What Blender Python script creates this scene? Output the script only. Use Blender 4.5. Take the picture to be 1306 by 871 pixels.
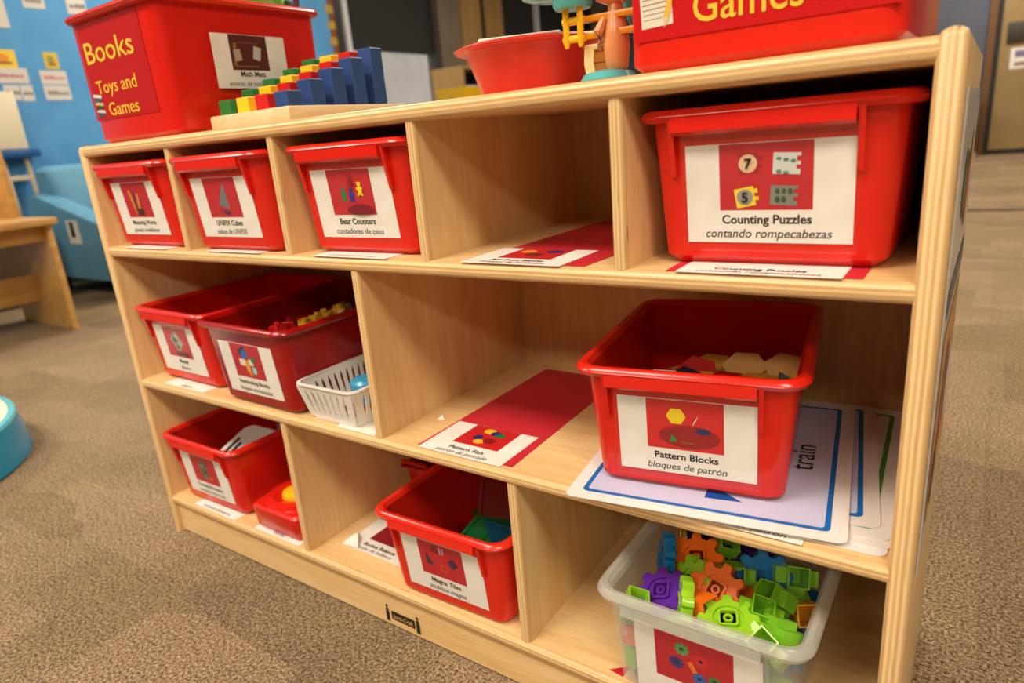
import bpy, bmesh, math, random
from mathutils import Vector, Matrix
random.seed(7)
R = math.radians
scene = bpy.context.scene
for o in list(bpy.data.objects): bpy.data.objects.remove(o)

# ------------------------------------------------------------------ camera, world, exposure
def set_camera():
    a, b, c = R(-16.9332), R(-4.9446), R(35.7786)
    fwd = Vector((-math.sin(c)*math.cos(a), math.cos(c)*math.cos(a), math.sin(a)))
    right = Vector((math.cos(c), math.sin(c), 0)); up = right.cross(fwd)
    r2 = right*math.cos(b)+up*math.sin(b); u2 = -right*math.sin(b)+up*math.cos(b)
    cam = bpy.data.cameras.new('camera'); co = bpy.data.objects.new('camera', cam)
    scene.collection.objects.link(co)
    m = Matrix((r2, u2, -fwd)).transposed().to_4x4(); m.translation = Vector((1.2394, -0.5507, 0.6796))
    co.matrix_world = m
    cam.sensor_width = 36; cam.lens = 862.1*36/1306
    cam.clip_start = .02
    cam.dof.use_dof = True; cam.dof.focus_distance = .72; cam.dof.aperture_fstop = 5.0
    scene.camera = co
set_camera()
w = bpy.data.worlds.new('world'); scene.world = w; w.use_nodes = True
w.node_tree.nodes['Background'].inputs[0].default_value = (.95, .93, .9, 1)
w.node_tree.nodes['Background'].inputs[1].default_value = 1.1
vs = scene.view_settings
vs.view_transform = 'Standard'; vs.look = 'None'; vs.gamma = 1; vs.use_curve_mapping = False
vs.exposure = 0.62
LIGHT = 34.0          # watts of each ceiling panel
LAMPS = [(.0, -1.4), (2.4, -1.4), (-2.4, -1.4), (.0, -3.6), (2.4, -3.6), (-2.4, 2.4), (.6, 2.4), (2.4, 5.2), (-1.2, 5.2), (1.2, 8.2)]

# ------------------------------------------------------------------ helpers
def s2l(v): return v/12.92 if v <= .04045 else ((v+.055)/1.055)**2.4
def hexc(r, g, b): return (s2l(r/255), s2l(g/255), s2l(b/255), 1)
_m = {}
def plain(name, rgb, rough=.5, spec=.5, metal=0, emit=0, coat=0):
    key = (name, rgb, rough, emit)
    if key in _m: return _m[key]
    m = bpy.data.materials.new(name); m.use_nodes = True
    b = m.node_tree.nodes['Principled BSDF']
    b.inputs['Base Color'].default_value = hexc(*rgb); b.inputs['Roughness'].default_value = rough
    b.inputs['Specular IOR Level'].default_value = spec; b.inputs['Metallic'].default_value = metal
    b.inputs['Coat Weight'].default_value = coat
    if emit:
        b.inputs['Emission Color'].default_value = hexc(*rgb); b.inputs['Emission Strength'].default_value = emit
    _m[key] = m; return m
def nodes(m): return m.node_tree.nodes, m.node_tree.links
def ramp(n, stops, interp='LINEAR'):
    r = n.new('ShaderNodeValToRGB'); r.color_ramp.interpolation = interp
    el = r.color_ramp.elements
    while len(el) < len(stops): el.new(.5)
    for e, (p, c) in zip(el, stops): e.position = p; e.color = hexc(*c)
    return r
def wood_mat(name, c1, c2, c3, axis, rough=.35):
    """birch veneer: fine streaks stretched along the grain axis"""
    m = bpy.data.materials.new(name); m.use_nodes = True; n, l = nodes(m); b = n['Principled BSDF']
    tc = n.new('ShaderNodeTexCoord'); mp = n.new('ShaderNodeMapping')
    sc = [14, 14, 14]; sc[axis] = 1.3; mp.inputs['Scale'].default_value = sc
    l.new(tc.outputs['Object'], mp.inputs['Vector'])
    n1 = n.new('ShaderNodeTexNoise'); n1.inputs['Scale'].default_value = 1.0; n1.inputs['Detail'].default_value = 5; n1.inputs['Distortion'].default_value = 1.6
    n2 = n.new('ShaderNodeTexNoise'); n2.inputs['Scale'].default_value = 14; n2.inputs['Detail'].default_value = 3
    l.new(mp.outputs[0], n1.inputs['Vector']); l.new(mp.outputs[0], n2.inputs['Vector'])
    r = ramp(n, [(.3, c3), (.5, c1), (.7, c2)]); l.new(n1.outputs[0], r.inputs[0])
    mx = n.new('ShaderNodeMixRGB'); mx.blend_type = 'MULTIPLY'; mx.inputs[0].default_value = .35
    r2 = ramp(n, [(.3, (226, 208, 184)), (.6, (255, 255, 255))]); l.new(n2.outputs[0], r2.inputs[0])
    l.new(r.outputs[0], mx.inputs[1]); l.new(r2.outputs[0], mx.inputs[2]); l.new(mx.outputs[0], b.inputs['Base Color'])
    b.inputs['Roughness'].default_value = rough
    return m
def ply_mat(name, axis):
    """plywood edge: thin layers across the thickness, worn patches"""
    m = bpy.data.materials.new(name); m.use_nodes = True; n, l = nodes(m); b = n['Principled BSDF']
    tc = n.new('ShaderNodeTexCoord'); sp = n.new('ShaderNodeSeparateXYZ'); l.new(tc.outputs['Generated'], sp.inputs[0])
    nz = n.new('ShaderNodeTexNoise'); nz.inputs['Scale'].default_value = 9; l.new(tc.outputs['Object'], nz.inputs['Vector'])
    a1 = n.new('ShaderNodeMath'); a1.operation = 'MULTIPLY_ADD'; a1.inputs[1].default_value = .08
    l.new(nz.outputs[0], a1.inputs[0]); l.new(sp.outputs[axis], a1.inputs[2])
    L, D = (236, 206, 154), (206, 162, 104)
    st = [(0, L), (.16, D), (.27, L), (.42, (214, 172, 114)), (.52, L), (.66, D), (.78, L), (.93, (216, 176, 120))]
    r = ramp(n, st, 'EASE'); l.new(a1.outputs[0], r.inputs[0])
    mp = n.new('ShaderNodeMapping'); sc = [5, 5, 5]; sc[axis] = 160; mp.inputs['Scale'].default_value = sc
    l.new(tc.outputs['Object'], mp.inputs['Vector'])
    n2 = n.new('ShaderNodeTexNoise'); n2.inputs['Scale'].default_value = 4; l.new(mp.outputs[0], n2.inputs['Vector'])
    r2 = ramp(n, [(.27, (120, 84, 50)), (.36, (250, 246, 240))]); l.new(n2.outputs[0], r2.inputs[0])
    mx = n.new('ShaderNodeMixRGB'); mx.blend_type = 'MULTIPLY'; mx.inputs[0].default_value = .5
    l.new(r.outputs[0], mx.inputs[1]); l.new(r2.outputs[0], mx.inputs[2]); l.new(mx.outputs[0], b.inputs['Base Color'])
    b.inputs['Roughness'].default_value = .33
    return m
def plastic_mat(name, rgb, rough=.28, sss=0):
    m = bpy.data.materials.new(name); m.use_nodes = True; n, l = nodes(m); b = n['Principled BSDF']
    b.inputs['Base Color'].default_value = hexc(*rgb)
    b.inputs['Roughness'].default_value = rough-.06
    nz = n.new('ShaderNodeTexNoise'); nz.inputs['Scale'].default_value = 14; nz.inputs['Detail'].default_value = 2
    hs = n.new('ShaderNodeHueSaturation'); hs.inputs['Color'].default_value = hexc(*rgb)
    mr = n.new('ShaderNodeMapRange'); mr.inputs['To Min'].default_value = .93; mr.inputs['To Max'].default_value = 1.06
    l.new(nz.outputs[0], mr.inputs['Value']); l.new(mr.outputs[0], hs.inputs['Value']); l.new(hs.outputs[0], b.inputs['Base Color'])
    return m
def see_through(name, rgb, alpha, rough=.1):
    """thin clear film or wall: part transparent, part tinted gloss"""
    m = bpy.data.materials.new(name); m.use_nodes = True; n, l = nodes(m); b = n['Principled BSDF']
    b.inputs['Base Color'].default_value = hexc(*rgb); b.inputs['Roughness'].default_value = rough
    b.inputs['Alpha'].default_value = alpha
    return m
def carpet_mat():
    m = bpy.data.materials.new('carpet'); m.use_nodes = True; n, l = nodes(m); b = n['Principled BSDF']
    g = n.new('ShaderNodeNewGeometry'); oi = n.new('ShaderNodeObjectInfo')
    n1 = n.new('ShaderNodeTexNoise'); n1.inputs['Scale'].default_value = 230; n1.inputs['Detail'].default_value = 5; n1.inputs['Roughness'].default_value = .75
    n2 = n.new('ShaderNodeTexNoise'); n2.inputs['Scale'].default_value = 7; n2.inputs['Detail'].default_value = 3
    n3 = n.new('ShaderNodeTexNoise'); n3.inputs['Scale'].default_value = 60; n3.inputs['Detail'].default_value = 2
    for q in (n1, n2, n3): l.new(g.outputs['Position'], q.inputs['Vector'])
    r = ramp(n, [(.37, (58, 45, 33)), (.46, (120, 99, 74)), (.54, (156, 133, 104)), (.64, (196, 174, 142))]); l.new(n1.outputs[0], r.inputs[0])
    ad = n.new('ShaderNodeMath'); ad.operation = 'MULTIPLY_ADD'; ad.inputs[1].default_value = .35; ad.inputs[2].default_value = .78
    l.new(n2.outputs[0], ad.inputs[0])
    a2 = n.new('ShaderNodeMath'); a2.operation = 'MULTIPLY_ADD'; a2.inputs[1].default_value = .16; l.new(oi.outputs['Random'], a2.inputs[0]); l.new(ad.outputs[0], a2.inputs[2])
    a3 = n.new('ShaderNodeMath'); a3.operation = 'MULTIPLY_ADD'; a3.inputs[1].default_value = .35; l.new(n3.outputs[0], a3.inputs[0]); l.new(a2.outputs[0], a3.inputs[2])
    vo = n.new('ShaderNodeTexVoronoi'); vo.distance = 'CHEBYCHEV'; vo.inputs['Scale'].default_value = 2.6
    wv = n.new('ShaderNodeVectorMath'); wv.operation = 'MULTIPLY'; wv.inputs[1].default_value = (1, 1.7, 0); l.new(g.outputs['Position'], wv.inputs[0]); l.new(wv.outputs[0], vo.inputs['Vector'])
    sx_ = n.new('ShaderNodeSeparateColor'); l.new(vo.outputs['Color'], sx_.inputs[0])
    a5 = n.new('ShaderNodeMath'); a5.operation = 'MULTIPLY_ADD'; a5.inputs[1].default_value = .3; l.new(sx_.outputs[0], a5.inputs[0]); l.new(a3.outputs[0], a5.inputs[2])
    a4 = n.new('ShaderNodeMath'); a4.operation = 'SUBTRACT'; a4.inputs[1].default_value = .37; l.new(a5.outputs[0], a4.inputs[0])
    mx = n.new('ShaderNodeVectorMath'); mx.operation = 'SCALE'; l.new(r.outputs[0], mx.inputs[0]); l.new(a4.outputs[0], mx.inputs['Scale'])
    l.new(mx.outputs[0], b.inputs['Base Color']); b.inputs['Roughness'].default_value = .95; b.inputs['Specular IOR Level'].default_value = .1
    bp = n.new('ShaderNodeBump'); bp.inputs['Strength'].default_value = .35; bp.inputs['Distance'].default_value = .002
    l.new(n1.outputs[0], bp.inputs['Height']); l.new(bp.outputs[0], b.inputs['Normal'])
    return m
def mottled(name, c1, c2, scale, rough=.7, bump=0):
    m = bpy.data.materials.new(name); m.use_nodes = True; n, l = nodes(m); b = n['Principled BSDF']
    tc = n.new('ShaderNodeTexCoord'); nz = n.new('ShaderNodeTexNoise'); nz.inputs['Scale'].default_value = scale; nz.inputs['Detail'].default_value = 5
    l.new(tc.outputs['Object'], nz.inputs['Vector'])
    r = ramp(n, [(.3, c1), (.7, c2)]); l.new(nz.outputs[0], r.inputs[0]); l.new(r.outputs[0], b.inputs['Base Color'])
    b.inputs['Roughness'].default_value = rough
    return m

class MB:
    """collects faces; build() links them as one mesh object"""
    def __init__(s): s.v = []; s.f = []; s.m = []
    def add(s, vs, fs, mat=0):
        k = len(s.v); s.v += [tuple(q) for q in vs]
        for f in fs: s.f.append(tuple(k+i for i in f)); s.m.append(mat)
        return s
    def box(s, a, b, mat=0, fm=None):
        x0, y0, z0 = a; x1, y1, z1 = b
        s.add([(x0,y0,z0),(x1,y0,z0),(x1,y1,z0),(x0,y1,z0),(x0,y0,z1),(x1,y0,z1),(x1,y1,z1),(x0,y1,z1)],
              [(0,3,2,1),(4,5,6,7),(0,1,5,4),(1,2,6,5),(2,3,7,6),(3,0,4,7)], mat); return s
    def bbox(s, a, b, r, mat=0, seg=2):
        """box with bevelled edges"""
        bm = bmesh.new(); bmesh.ops.create_cube(bm, size=1)
        c = [(p+q)/2 for p, q in zip(a, b)]; d = [q-p for p, q in zip(a, b)]
        for q in bm.verts: q.co = Vector((c[0]+q.co.x*d[0], c[1]+q.co.y*d[1], c[2]+q.co.z*d[2]))
        bmesh.ops.bevel(bm, geom=list(bm.edges), offset=r, segments=seg, profile=.5, affect='EDGES')
        s.bm(bm, mat); return s
    def bm(s, bm, mat=0):
        bm.verts.index_update(); s.add([v.co[:] for v in bm.verts], [[v.index for v in f.verts] for f in bm.faces], mat); bm.free(); return s
    def loft(s, rings, mat=0, cap0=True, cap1=True, mats=None):
        n = len(rings[0]); k = len(s.v)
        for r_ in rings: s.v += [tuple(q) for q in r_]
        for i in range(len(rings)-1):
            for j in range(n):
                a, b = k+i*n+j, k+i*n+(j+1) % n
                s.f.append((a, b, b+n, a+n)); s.m.append(mats[i] if mats else mat)
        if cap0: s.f.append(tuple(k+j for j in reversed(range(n)))); s.m.append(mat)
        if cap1: s.f.append(tuple(k+(len(rings)-1)*n+j for j in range(n))); s.m.append(mat)
        return s
    def prism(s, pts, z0, z1, mat=0):
        return s.loft([[(x, y, z0) for x, y in pts], [(x, y, z1) for x, y in pts]], mat)
    def lathe(s, prof, c=(0,0,0), n=24, mat=0, sx=1, sy=1, cap=True):
        return s.loft([[(c[0]+r*sx*math.cos(2*math.pi*i/n), c[1]+r*sy*math.sin(2*math.pi*i/n), c[2]+z) for i in range(n)] for r, z in prof], mat, cap, cap)
    def tube(s, path, r, n=8, mat=0):
        P = [Vector(p) for p in path]; rings = []; rr = r if isinstance(r, (list, tuple)) else [r]*len(P)
        for i, p in enumerate(P):
            t = (P[min(i+1, len(P)-1)]-P[max(i-1, 0)]).normalized()
            u = t.cross(Vector((0,0,1))); u = u.normalized() if u.length > 1e-4 else Vector((1,0,0)); v = t.cross(u)
            rings.append([p+u*rr[i]*math.cos(2*math.pi*j/n)+v*rr[i]*math.sin(2*math.pi*j/n) for j in range(n)])
        return s.loft([[q[:] for q in r_] for r_ in rings], mat)
    def xf(s, M):
        s.v = [tuple(M @ Vector(q)) for q in s.v]; return s
    def build(s, name, mats, parent=None, smooth=35):
        me = bpy.data.meshes.new(name); me.from_pydata(s.v, [], s.f)
        for m in (mats if isinstance(mats, (list, tuple)) else [mats]): me.materials.append(m)
        me.polygons.foreach_set('material_index', s.m)
        bm = bmesh.new(); bm.from_mesh(me); bmesh.ops.recalc_face_normals(bm, faces=bm.faces); bm.to_mesh(me); bm.free()
        if smooth:
            me.polygons.foreach_set('use_smooth', [True]*len(me.polygons)); me.set_sharp_from_angle(angle=R(smooth))
        me.update()
        o = bpy.data.objects.new(name, me); scene.collection.objects.link(o)
        if parent: o.parent = parent
        return o
def empty(name, loc=(0,0,0), rz=0):
    o = bpy.data.objects.new(name, None); scene.collection.objects.link(o)
    o.location = loc; o.rotation_euler = (0, 0, rz); o.empty_display_size = .05; return o
def tag(o, label, cat, group=None):
    o['label'] = label; o['category'] = cat
    if group: o['group'] = group
    return o
def struct(o): o['kind'] = 'structure'; return o
def copy_tree(o, parent=None):
    c = o.copy(); scene.collection.objects.link(c); c.parent = parent
    for ch in list(o.children): copy_tree(ch, c)
    return c
def rrect(x0, x1, y0, y1, r, z, n=5):
    out = []
    for cx, cy, a0 in ((x1-r, y0+r, -90), (x1-r, y1-r, 0), (x0+r, y1-r, 90), (x0+r, y0+r, 180)):
        for i in range(n+1):
            a = R(a0+90*i/n); out.append((cx+r*math.cos(a), cy+r*math.sin(a), z))
    return out
def text_mesh(body, size, bold=0, shear=0, align='CENTER', width=None):
    """glyphs as flat faces in the XY plane"""
    cu = bpy.data.curves.new('text', 'FONT'); cu.body = body; cu.size = size; cu.align_x = align; cu.align_y = 'BOTTOM_BASELINE'
    cu.offset = bold*size; cu.shear = shear; cu.resolution_u = 3
    ob = bpy.data.objects.new('text', cu); scene.collection.objects.link(ob)
    dg = bpy.context.evaluated_depsgraph_get(); me = ob.evaluated_get(dg).to_mesh()
    v = [q.co.copy() for q in me.vertices]; f = [tuple(p.vertices) for p in me.polygons]
    bpy.data.objects.remove(ob); bpy.data.curves.remove(cu)
    if width and v:
        x0, x1 = min(q.x for q in v), max(q.x for q in v); k = width/(x1-x0)
        for q in v: q.x *= k
    return v, f
def plane_matrix(o, ux, uy):
    ux = Vector(ux).normalized(); uy = Vector(uy).normalized(); n = ux.cross(uy)
    m = Matrix((ux, uy, n)).transposed().to_4x4(); m.translation = Vector(o); return m
def put_text(parent, M, body, size, pos, mat, bold=0, shear=0, width=None, lift=.0005, align='CENTER', name='caption'):
    v, f = text_mesh(body, size, bold, shear, align, width)
    mb = MB().add([(q.x+pos[0], q.y+pos[1], lift) for q in v], f).xf(M)
    return mb.build(name, mat, parent, smooth=0)
def ngon(cx, cy, r, n, a0=0, ry=None):
    ry = ry or r
    return [(cx+r*math.cos(R(a0)+2*math.pi*i/n), cy+ry*math.sin(R(a0)+2*math.pi*i/n)) for i in range(n)]
def rot(pts, cx, cy, a):
    c, s_ = math.cos(R(a)), math.sin(R(a)); return [(cx+(x-cx)*c-(y-cy)*s_, cy+(x-cx)*s_+(y-cy)*c) for x, y in pts]
def rect(x0, y0, x1, y1): return [(x0, y0), (x1, y0), (x1, y1), (x0, y1)]
def flat_art(parent, M, polys, name='photo', lift=.0005):
    """printed shapes: [(points, rgb)] laid over one another"""
    mats = []; mb = MB()
    for i, (pts, c) in enumerate(polys):
        m = plain('print', c, .45)
        if m not in mats: mats.append(m)
        mb.add([(x, y, lift+i*.00006) for x, y in pts], [tuple(range(len(pts)))], mats.index(m))
    return mb.xf(M).build(name, mats, parent, smooth=0)

# ------------------------------------------------------------------ materials
C1, C2, C3 = (231, 195, 138), (237, 206, 152), (222, 180, 120)
WX = wood_mat('birch_along_x', C1, C2, C3, 0); WZ = wood_mat('birch_along_z', C1, C2, C3, 2); WY = wood_mat('birch_along_y', C1, C2, C3, 1)
PLY_Z = ply_mat('ply_edge_horizontal', 2); PLY_X = ply_mat('ply_edge_vertical', 0)
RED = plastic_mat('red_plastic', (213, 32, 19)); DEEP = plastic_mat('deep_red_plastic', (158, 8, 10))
BRIGHT = plastic_mat('bright_red_plastic', (221, 40, 23))
PAPER = mottled('white_paper', (232, 227, 217), (242, 238, 230), 40, .5); INK = plain('black_ink', (28, 26, 26), .6)
GREYINK = plain('grey_ink', (62, 58, 58), .6)
CLEAR = see_through('frosted_clear_plastic', (225, 226, 220), .2, .2)
CLEAR_RIM = see_through('frosted_clear_rim', (214, 212, 202), .4, .18)
def film_mat():
    m = bpy.data.materials.new('clear_tape_film'); m.use_nodes = True; n, l = nodes(m)
    tr = n.new('ShaderNodeBsdfTransparent'); gl = n.new('ShaderNodeBsdfGlossy'); gl.inputs['Roughness'].default_value = .1
    mx = n.new('ShaderNodeMixShader'); mx.inputs[0].default_value = .022; l.new(tr.outputs[0], mx.inputs[1]); l.new(gl.outputs[0], mx.inputs[2])
    l.new(mx.outputs[0], n['Material Output'].inputs['Surface']); return m
FILM = film_mat()
WHITE_PL = plastic_mat('white_plastic', (228, 224, 216), .35)
ZT, Z2, Z3, Z4, T = .7187, .5545, .3157, .0794, .0172
W, TP, TD, YB = 1.22, .0185, .0145, .338

# ------------------------------------------------------------------ room shell
XL, YF = -3.6, 9.4
fl = struct(MB().box((XL-.2, -7.2, -.1), (5.2, YF+.3, -.008)).build('floor', plain('subfloor', (90, 80, 70), .9), smooth=0))
CARPET = carpet_mat()
tile = MB().bbox((-.305, -.305, -.008), (.305, .305, 0), .0006, seg=1).build('carpet_tile', CARPET, fl, smooth=0)
first = True
for i in range(11):
    for j in range(19):
        x, y = XL+.31+i*.61, -1.9+j*.61+.12
        if y > YF-.2 or (x > 2.2 and y < 3): continue
        t = tile if first else tile.copy()
        if not first: scene.collection.objects.link(t)
        first = False
        t.location = (x, y, 0); t.rotation_euler = (0, 0, R(90*((i+j) % 2)))
outer = [( -4.2, -1.6), (3.1, -1.6)]
big = MB()
big.box((XL, -7.0, -.009), (5.0, -2.09, 0)); big.box((3.12, -2.09, -.009), (5.0, YF, 0)); big.box((2.5, -2.09, -.009), (3.12, 3.05, 0)); big.box((XL, 9.37, -.009), (3.12, YF, 0))
big.build('carpet_margin', CARPET, fl, smooth=0)
WALLC = mottled('painted_wall', (104, 98, 88), (112, 106, 96), 3, .8)
BLUE = mottled('blue_bulletin_paper', (72, 142, 196), (86, 156, 208), 4, .75)
wl = MB()
wl.box((XL-.15, -7.2, -.02), (XL, 4.02, 2.8)); wl.box((XL-.15, 5.33, -.02), (XL, 6.55, 2.8)); wl.box((XL-.15, 8.7, -.02), (XL, YF, 2.8))
wl.box((XL-.15, 4.02, 2.3), (XL, 5.33, 2.8)); wl.box((XL-.15, 6.55, 2.3), (XL, 8.7, 2.8)); wl.box((XL-.15, 4.02, -.02), (XL, 5.33, .3)); wl.box((XL-.15, 6.55, -.02), (XL, 8.7, .3))
struct(wl.build('wall_left', mottled('taupe_wall', (104, 92, 76), (114, 102, 86), 3, .8), smooth=0))
struct(MB().box((XL-.15, YF, -.02), (5.2, YF+.15, 2.8)).build('wall_far', mottled('slate_wall', (84, 88, 102), (92, 96, 110), 3, .8), smooth=0))
struct(MB().box((5.0, -7.2, -.02), (5.2, YF, 2.8)).build('wall_right', WALLC, smooth=0))
struct(MB().box((XL-.15, -7.2, -.02), (5.2, -7.0, 2.8)).build('wall_back', WALLC, smooth=0))
struct(MB().box((XL-.15, -7.2, 2.8), (5.2, YF+.15, 2.9)).build('ceiling', plain('ceiling_white', (222, 218, 208), .9), smooth=0))
LAMP = plain('lamp_diffuser', (255, 240, 218), .5, emit=3.0)
for i, (x, y) in enumerate(LAMPS):
    e = empty('ceiling_light', (x, y, 2.8)); tag(e, 'white recessed panel light set in the classroom ceiling', 'ceiling light', 'panel lights in the ceiling')
    f = MB()
    for a, b in (((-.62,-.32,-.02),(.62,-.3,.0)), ((-.62,.3,-.02),(.62,.32,0)), ((-.62,-.3,-.02),(-.6,.3,0)), ((.6,-.3,-.02),(.62,.3,0))): f.box(a, b)
    f.build('frame', plain('lamp_frame', (235, 235, 232), .5), e, smooth=0)
    MB().box((-.6, -.3, -.012), (.6, .3, -.002)).build('diffuser', LAMP, e, smooth=0)
    la = bpy.data.lights.new('panel_light', 'AREA'); la.shape = 'RECTANGLE'; la.size = 1.2; la.size_y = .6; la.energy = LIGHT; la.color = (1, .90, .76)
    lo = bpy.data.objects.new('panel_light', la); scene.collection.objects.link(lo); lo.parent = e; lo.location = (0, 0, -.016)
# bulletin board of blue paper with black edging strip
e = empty('bulletin_board', (XL, 2.0, 1.3)); tag(e, 'wide bulletin board covered in bright blue paper on the side wall', 'bulletin board')
MB().box((.0005, -3.5, -1.25), (.012, 1.9, 1.3)).build('backing_paper', BLUE, e, smooth=0)
BORD = MB()
for k in range(40):
    z = -1.22+k*.064; BORD.box((.012, 1.87-.02*(k % 2), z), (.016, 1.93, z+.064), k % 2)
BORD.build('scalloped_border', [plain('border_brown', (120, 62, 26), .6), plain('border_yellow', (176, 142, 40), .6)], e, smooth=0)
MB().box((.0005, 1.93, -1.25), (.02, 2.01, 1.3)).build('edging_strip', plain('black_strip', (20, 18, 18), .5), e, smooth=0)
def wall_card(y0, y1, z0, z1, rgb, label, cat='card', ink=None, pic=None, grp=None):
    c = empty('wall_card', (XL+.012, (y0+y1)/2, (z0+z1)/2)); tag(c, label, cat, grp)
    hw, hh = (y1-y0)/2, (z1-z0)/2
    MB().box((0, -hw, -hh), (.002, hw, hh)).build('sheet', plain('card_stock', rgb, .7), c, smooth=0)
    M = plane_matrix((.002, 0, 0), (0, 1, 0), (0, 0, 1)); ps = []
    if ink:
        x = -hw*.72; random.seed(int(y0*1000))
        while x < hw*.7:
            d = random.uniform(.008, .016); ps.append((rect(x, -hh*.25, x+d, hh*random.uniform(.05, .3)), ink)); x += d+.005
    if pic: ps += [(ngon(-hw*.1, hh*.1, hw*.55, 10, ry=hh*.5), pic), (rect(-hw*.5, -hh*.6, hw*.6, -hh*.3), (150, 90, 40))]
    if ps: flat_art(c, M, ps, 'print')
CW = (206, 200, 192)
wall_card(1.23, 1.40, 1.52, 1.70, CW, 'white word card cut off by the frame edge, high on the blue board')
wall_card(1.50, 1.62, 1.64, 1.72, CW, 'white word card high on the blue board above the yellow picture cards', ink=(96, 90, 84))
wall_card(1.745, 1.86, 1.625, 1.72, CW, 'white word card high on the blue board just beside the big red bin', ink=(80, 74, 70))
wall_card(1.25, 1.385, 1.30, 1.40, (232, 196, 60), 'bright yellow picture card with an orange shape on the blue board', pic=(224, 140, 30))
wall_card(1.535, 1.615, 1.30, 1.395, (206, 180, 66), 'small olive yellow picture card on the blue board', pic=(150, 136, 50))
wall_card(1.20, 1.425, 1.215, 1.30, CW, 'white word card lettered in red below the bright yellow picture card', ink=(190, 90, 84))
wall_card(1.275, 1.36, 1.12, 1.205, CW, 'narrow white card with a dark word, left one of a touching pair', ink=(110, 104, 98))
wall_card(1.365, 1.43, 1.115, 1.205, CW, 'narrow white card with a dark word, right one of a touching pair', ink=(110, 104, 98))
wall_card(1.49, 1.64, 1.21, 1.29, CW, 'white word card lettered in red below the olive picture card', ink=(190, 90, 84))
wall_card(1.49, 1.64, 1.118, 1.205, CW, 'white word card with grey lettering, lowest under the olive picture card', ink=(104, 98, 104))
# windows with dark roller shades, pale stone outside
GLASS = see_through('window_glass', (200, 210, 215), .12, .03)
SHADE = mottled('dark_roller_shade', (30, 28, 27), (38, 36, 35), 90, .8)
def window(name, y0, y1, frame_rgb, shade_z, posts=()):
    wd = struct(empty(name, (XL, y0, .3))); h = 2.0; wy = y1-y0
    fr = plain('window_frame_paint', frame_rgb, .5)
    f = MB(); t = .045
    f.box((-.1, 0, 0), (.01, t, h)); f.box((-.1, wy-t, 0), (.01, wy, h)); f.box((-.1, t, 0), (.01, wy-t, t)); f.box((-.1, t, h-t), (.01, wy-t, h))
    f.build('window_frame', fr, wd, smooth=0)
    for p in posts: MB().box((-.09, p, t), (.012, p+.05, h-t)).build('window_post', plain('window_post_paint', (196, 196, 204), .5), wd, smooth=0)
    MB().box((-.085, t, t), (-.079, wy-t, h-t)).build('pane', GLASS, wd, smooth=0)
    s_ = MB().box((-.05, t, shade_z-.3), (-.046, wy-t, h-t)); s_.box((-.056, t, shade_z-.325), (-.04, wy-t, shade_z-.3)); s_.build('roller_shade', SHADE, wd, smooth=0)
window('window_1', 4.06, 5.33, (205, 204, 210), 1.56)
window('window_2', 6.55, 8.7, (30, 27, 25), 1.0, posts=(.72,))
struct(MB().box((XL-.12, 5.26, .3), (XL+.014, 5.34, 2.3)).build('trim_1', plain('dark_jamb', (52, 46, 42), .6), smooth=0))
TAN = wood_mat('tan_panel', (152, 118, 66), (162, 128, 76), (140, 106, 58), 2, .6)
struct(MB().box((XL-.001, 5.72, 0), (XL+.03, 6.06, 2.8)).build('trim_2', TAN, smooth=0))
struct(MB().box((XL-.001, 6.15, 0), (XL+.03, 6.47, 2.8)).build('trim_3', TAN, smooth=0))
struct(MB().box((XL-.001, 6.06, 0), (XL+.01, 6.15, 2.8)).build('trim_4', plain('dark_gap_strip', (34, 30, 26), .7), smooth=0))
MBs = MB(); MBs.box((-6.2, 1, -.3), (-6.0, 12, 4))
tag(MBs.build('stone_wall', mottled('pale_stone', (176, 168, 158), (196, 188, 178), 2.2, .9), smooth=0), 'pale grey stone wall standing outside beyond the window', 'wall')
# khaki door in the far wall
d = struct(empty('door_1', (1.07, YF, 0)))
MB().box((.1, -.05, .0), (1.06, -.005, 2.1)).build('door_leaf', mottled('khaki_door', (148, 122, 76), (156, 130, 84), 5, .6), d, smooth=0)
f = MB(); f.box((.05, -.07, 0), (.1, 0, 2.16)); f.box((1.06, -.07, 0), (1.12, 0, 2.16)); f.box((.1, -.07, 2.1), (1.06, 0, 2.16)); f.build('door_frame', plain('dark_door_frame', (28, 25, 24), .5), d, smooth=0)
f = MB(); f.box((-.02, -.06, 0), (.05, 0, 2.2)); f.build('door_casing', plain('brown_casing', (110, 72, 34), .5), d, smooth=0)
MB().box((.1, -.056, .0), (1.06, -.048, .055)).build('kick_strip', plain('dark_kick', (24, 22, 22), .5), d, smooth=0)
MB().bbox((.155, -.075, 1.20), (.5, -.05, 1.41), .004).build('push_plate', plain('dark_plate', (58, 50, 40), .45), d)
n_ = tag(empty('door_notice', (1.32, YF-.052, .92)), 'small pale printed notice taped to the khaki door', 'notice')
MB().box((-.04, -.003, 0), (.28, 0, .22)).build('sheet', PAPER, n_, smooth=0)
flat_art(n_, plane_matrix((0, -.003, 0), (1, 0, 0), (0, 0, 1)), [(rect(.0, .12, .1, .19), (120, 110, 150)), (rect(.0, .03, .2, .07), (150, 120, 100))], 'print')
struct(MB().box((-2.0, 4.5, .0), (4.9, 4.53, .006)).build('trim_5', plain('dark_carpet_seam', (70, 58, 46), .9), smooth=0))
cb = tag(empty('low_cabinet', (.86, YF-.5, 0)), 'low brown cabinet with a white plinth against the far wall', 'cabinet')
MB().bbox((0, 0, .07), (.2, .4, .62), .006).build('body', plain('brown_cabinet', (98, 76, 54), .6), cb)
MB().box((.0, .01, 0), (.2, .39, .07)).build('plinth', plain('plinth_white', (190, 186, 180), .6), cb, smooth=0)
MB().bbox((.01, -.012, .09), (.19, -.001, .6), .004).build('door', plain('brown_cabinet_door', (108, 84, 60), .6), cb)

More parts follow.
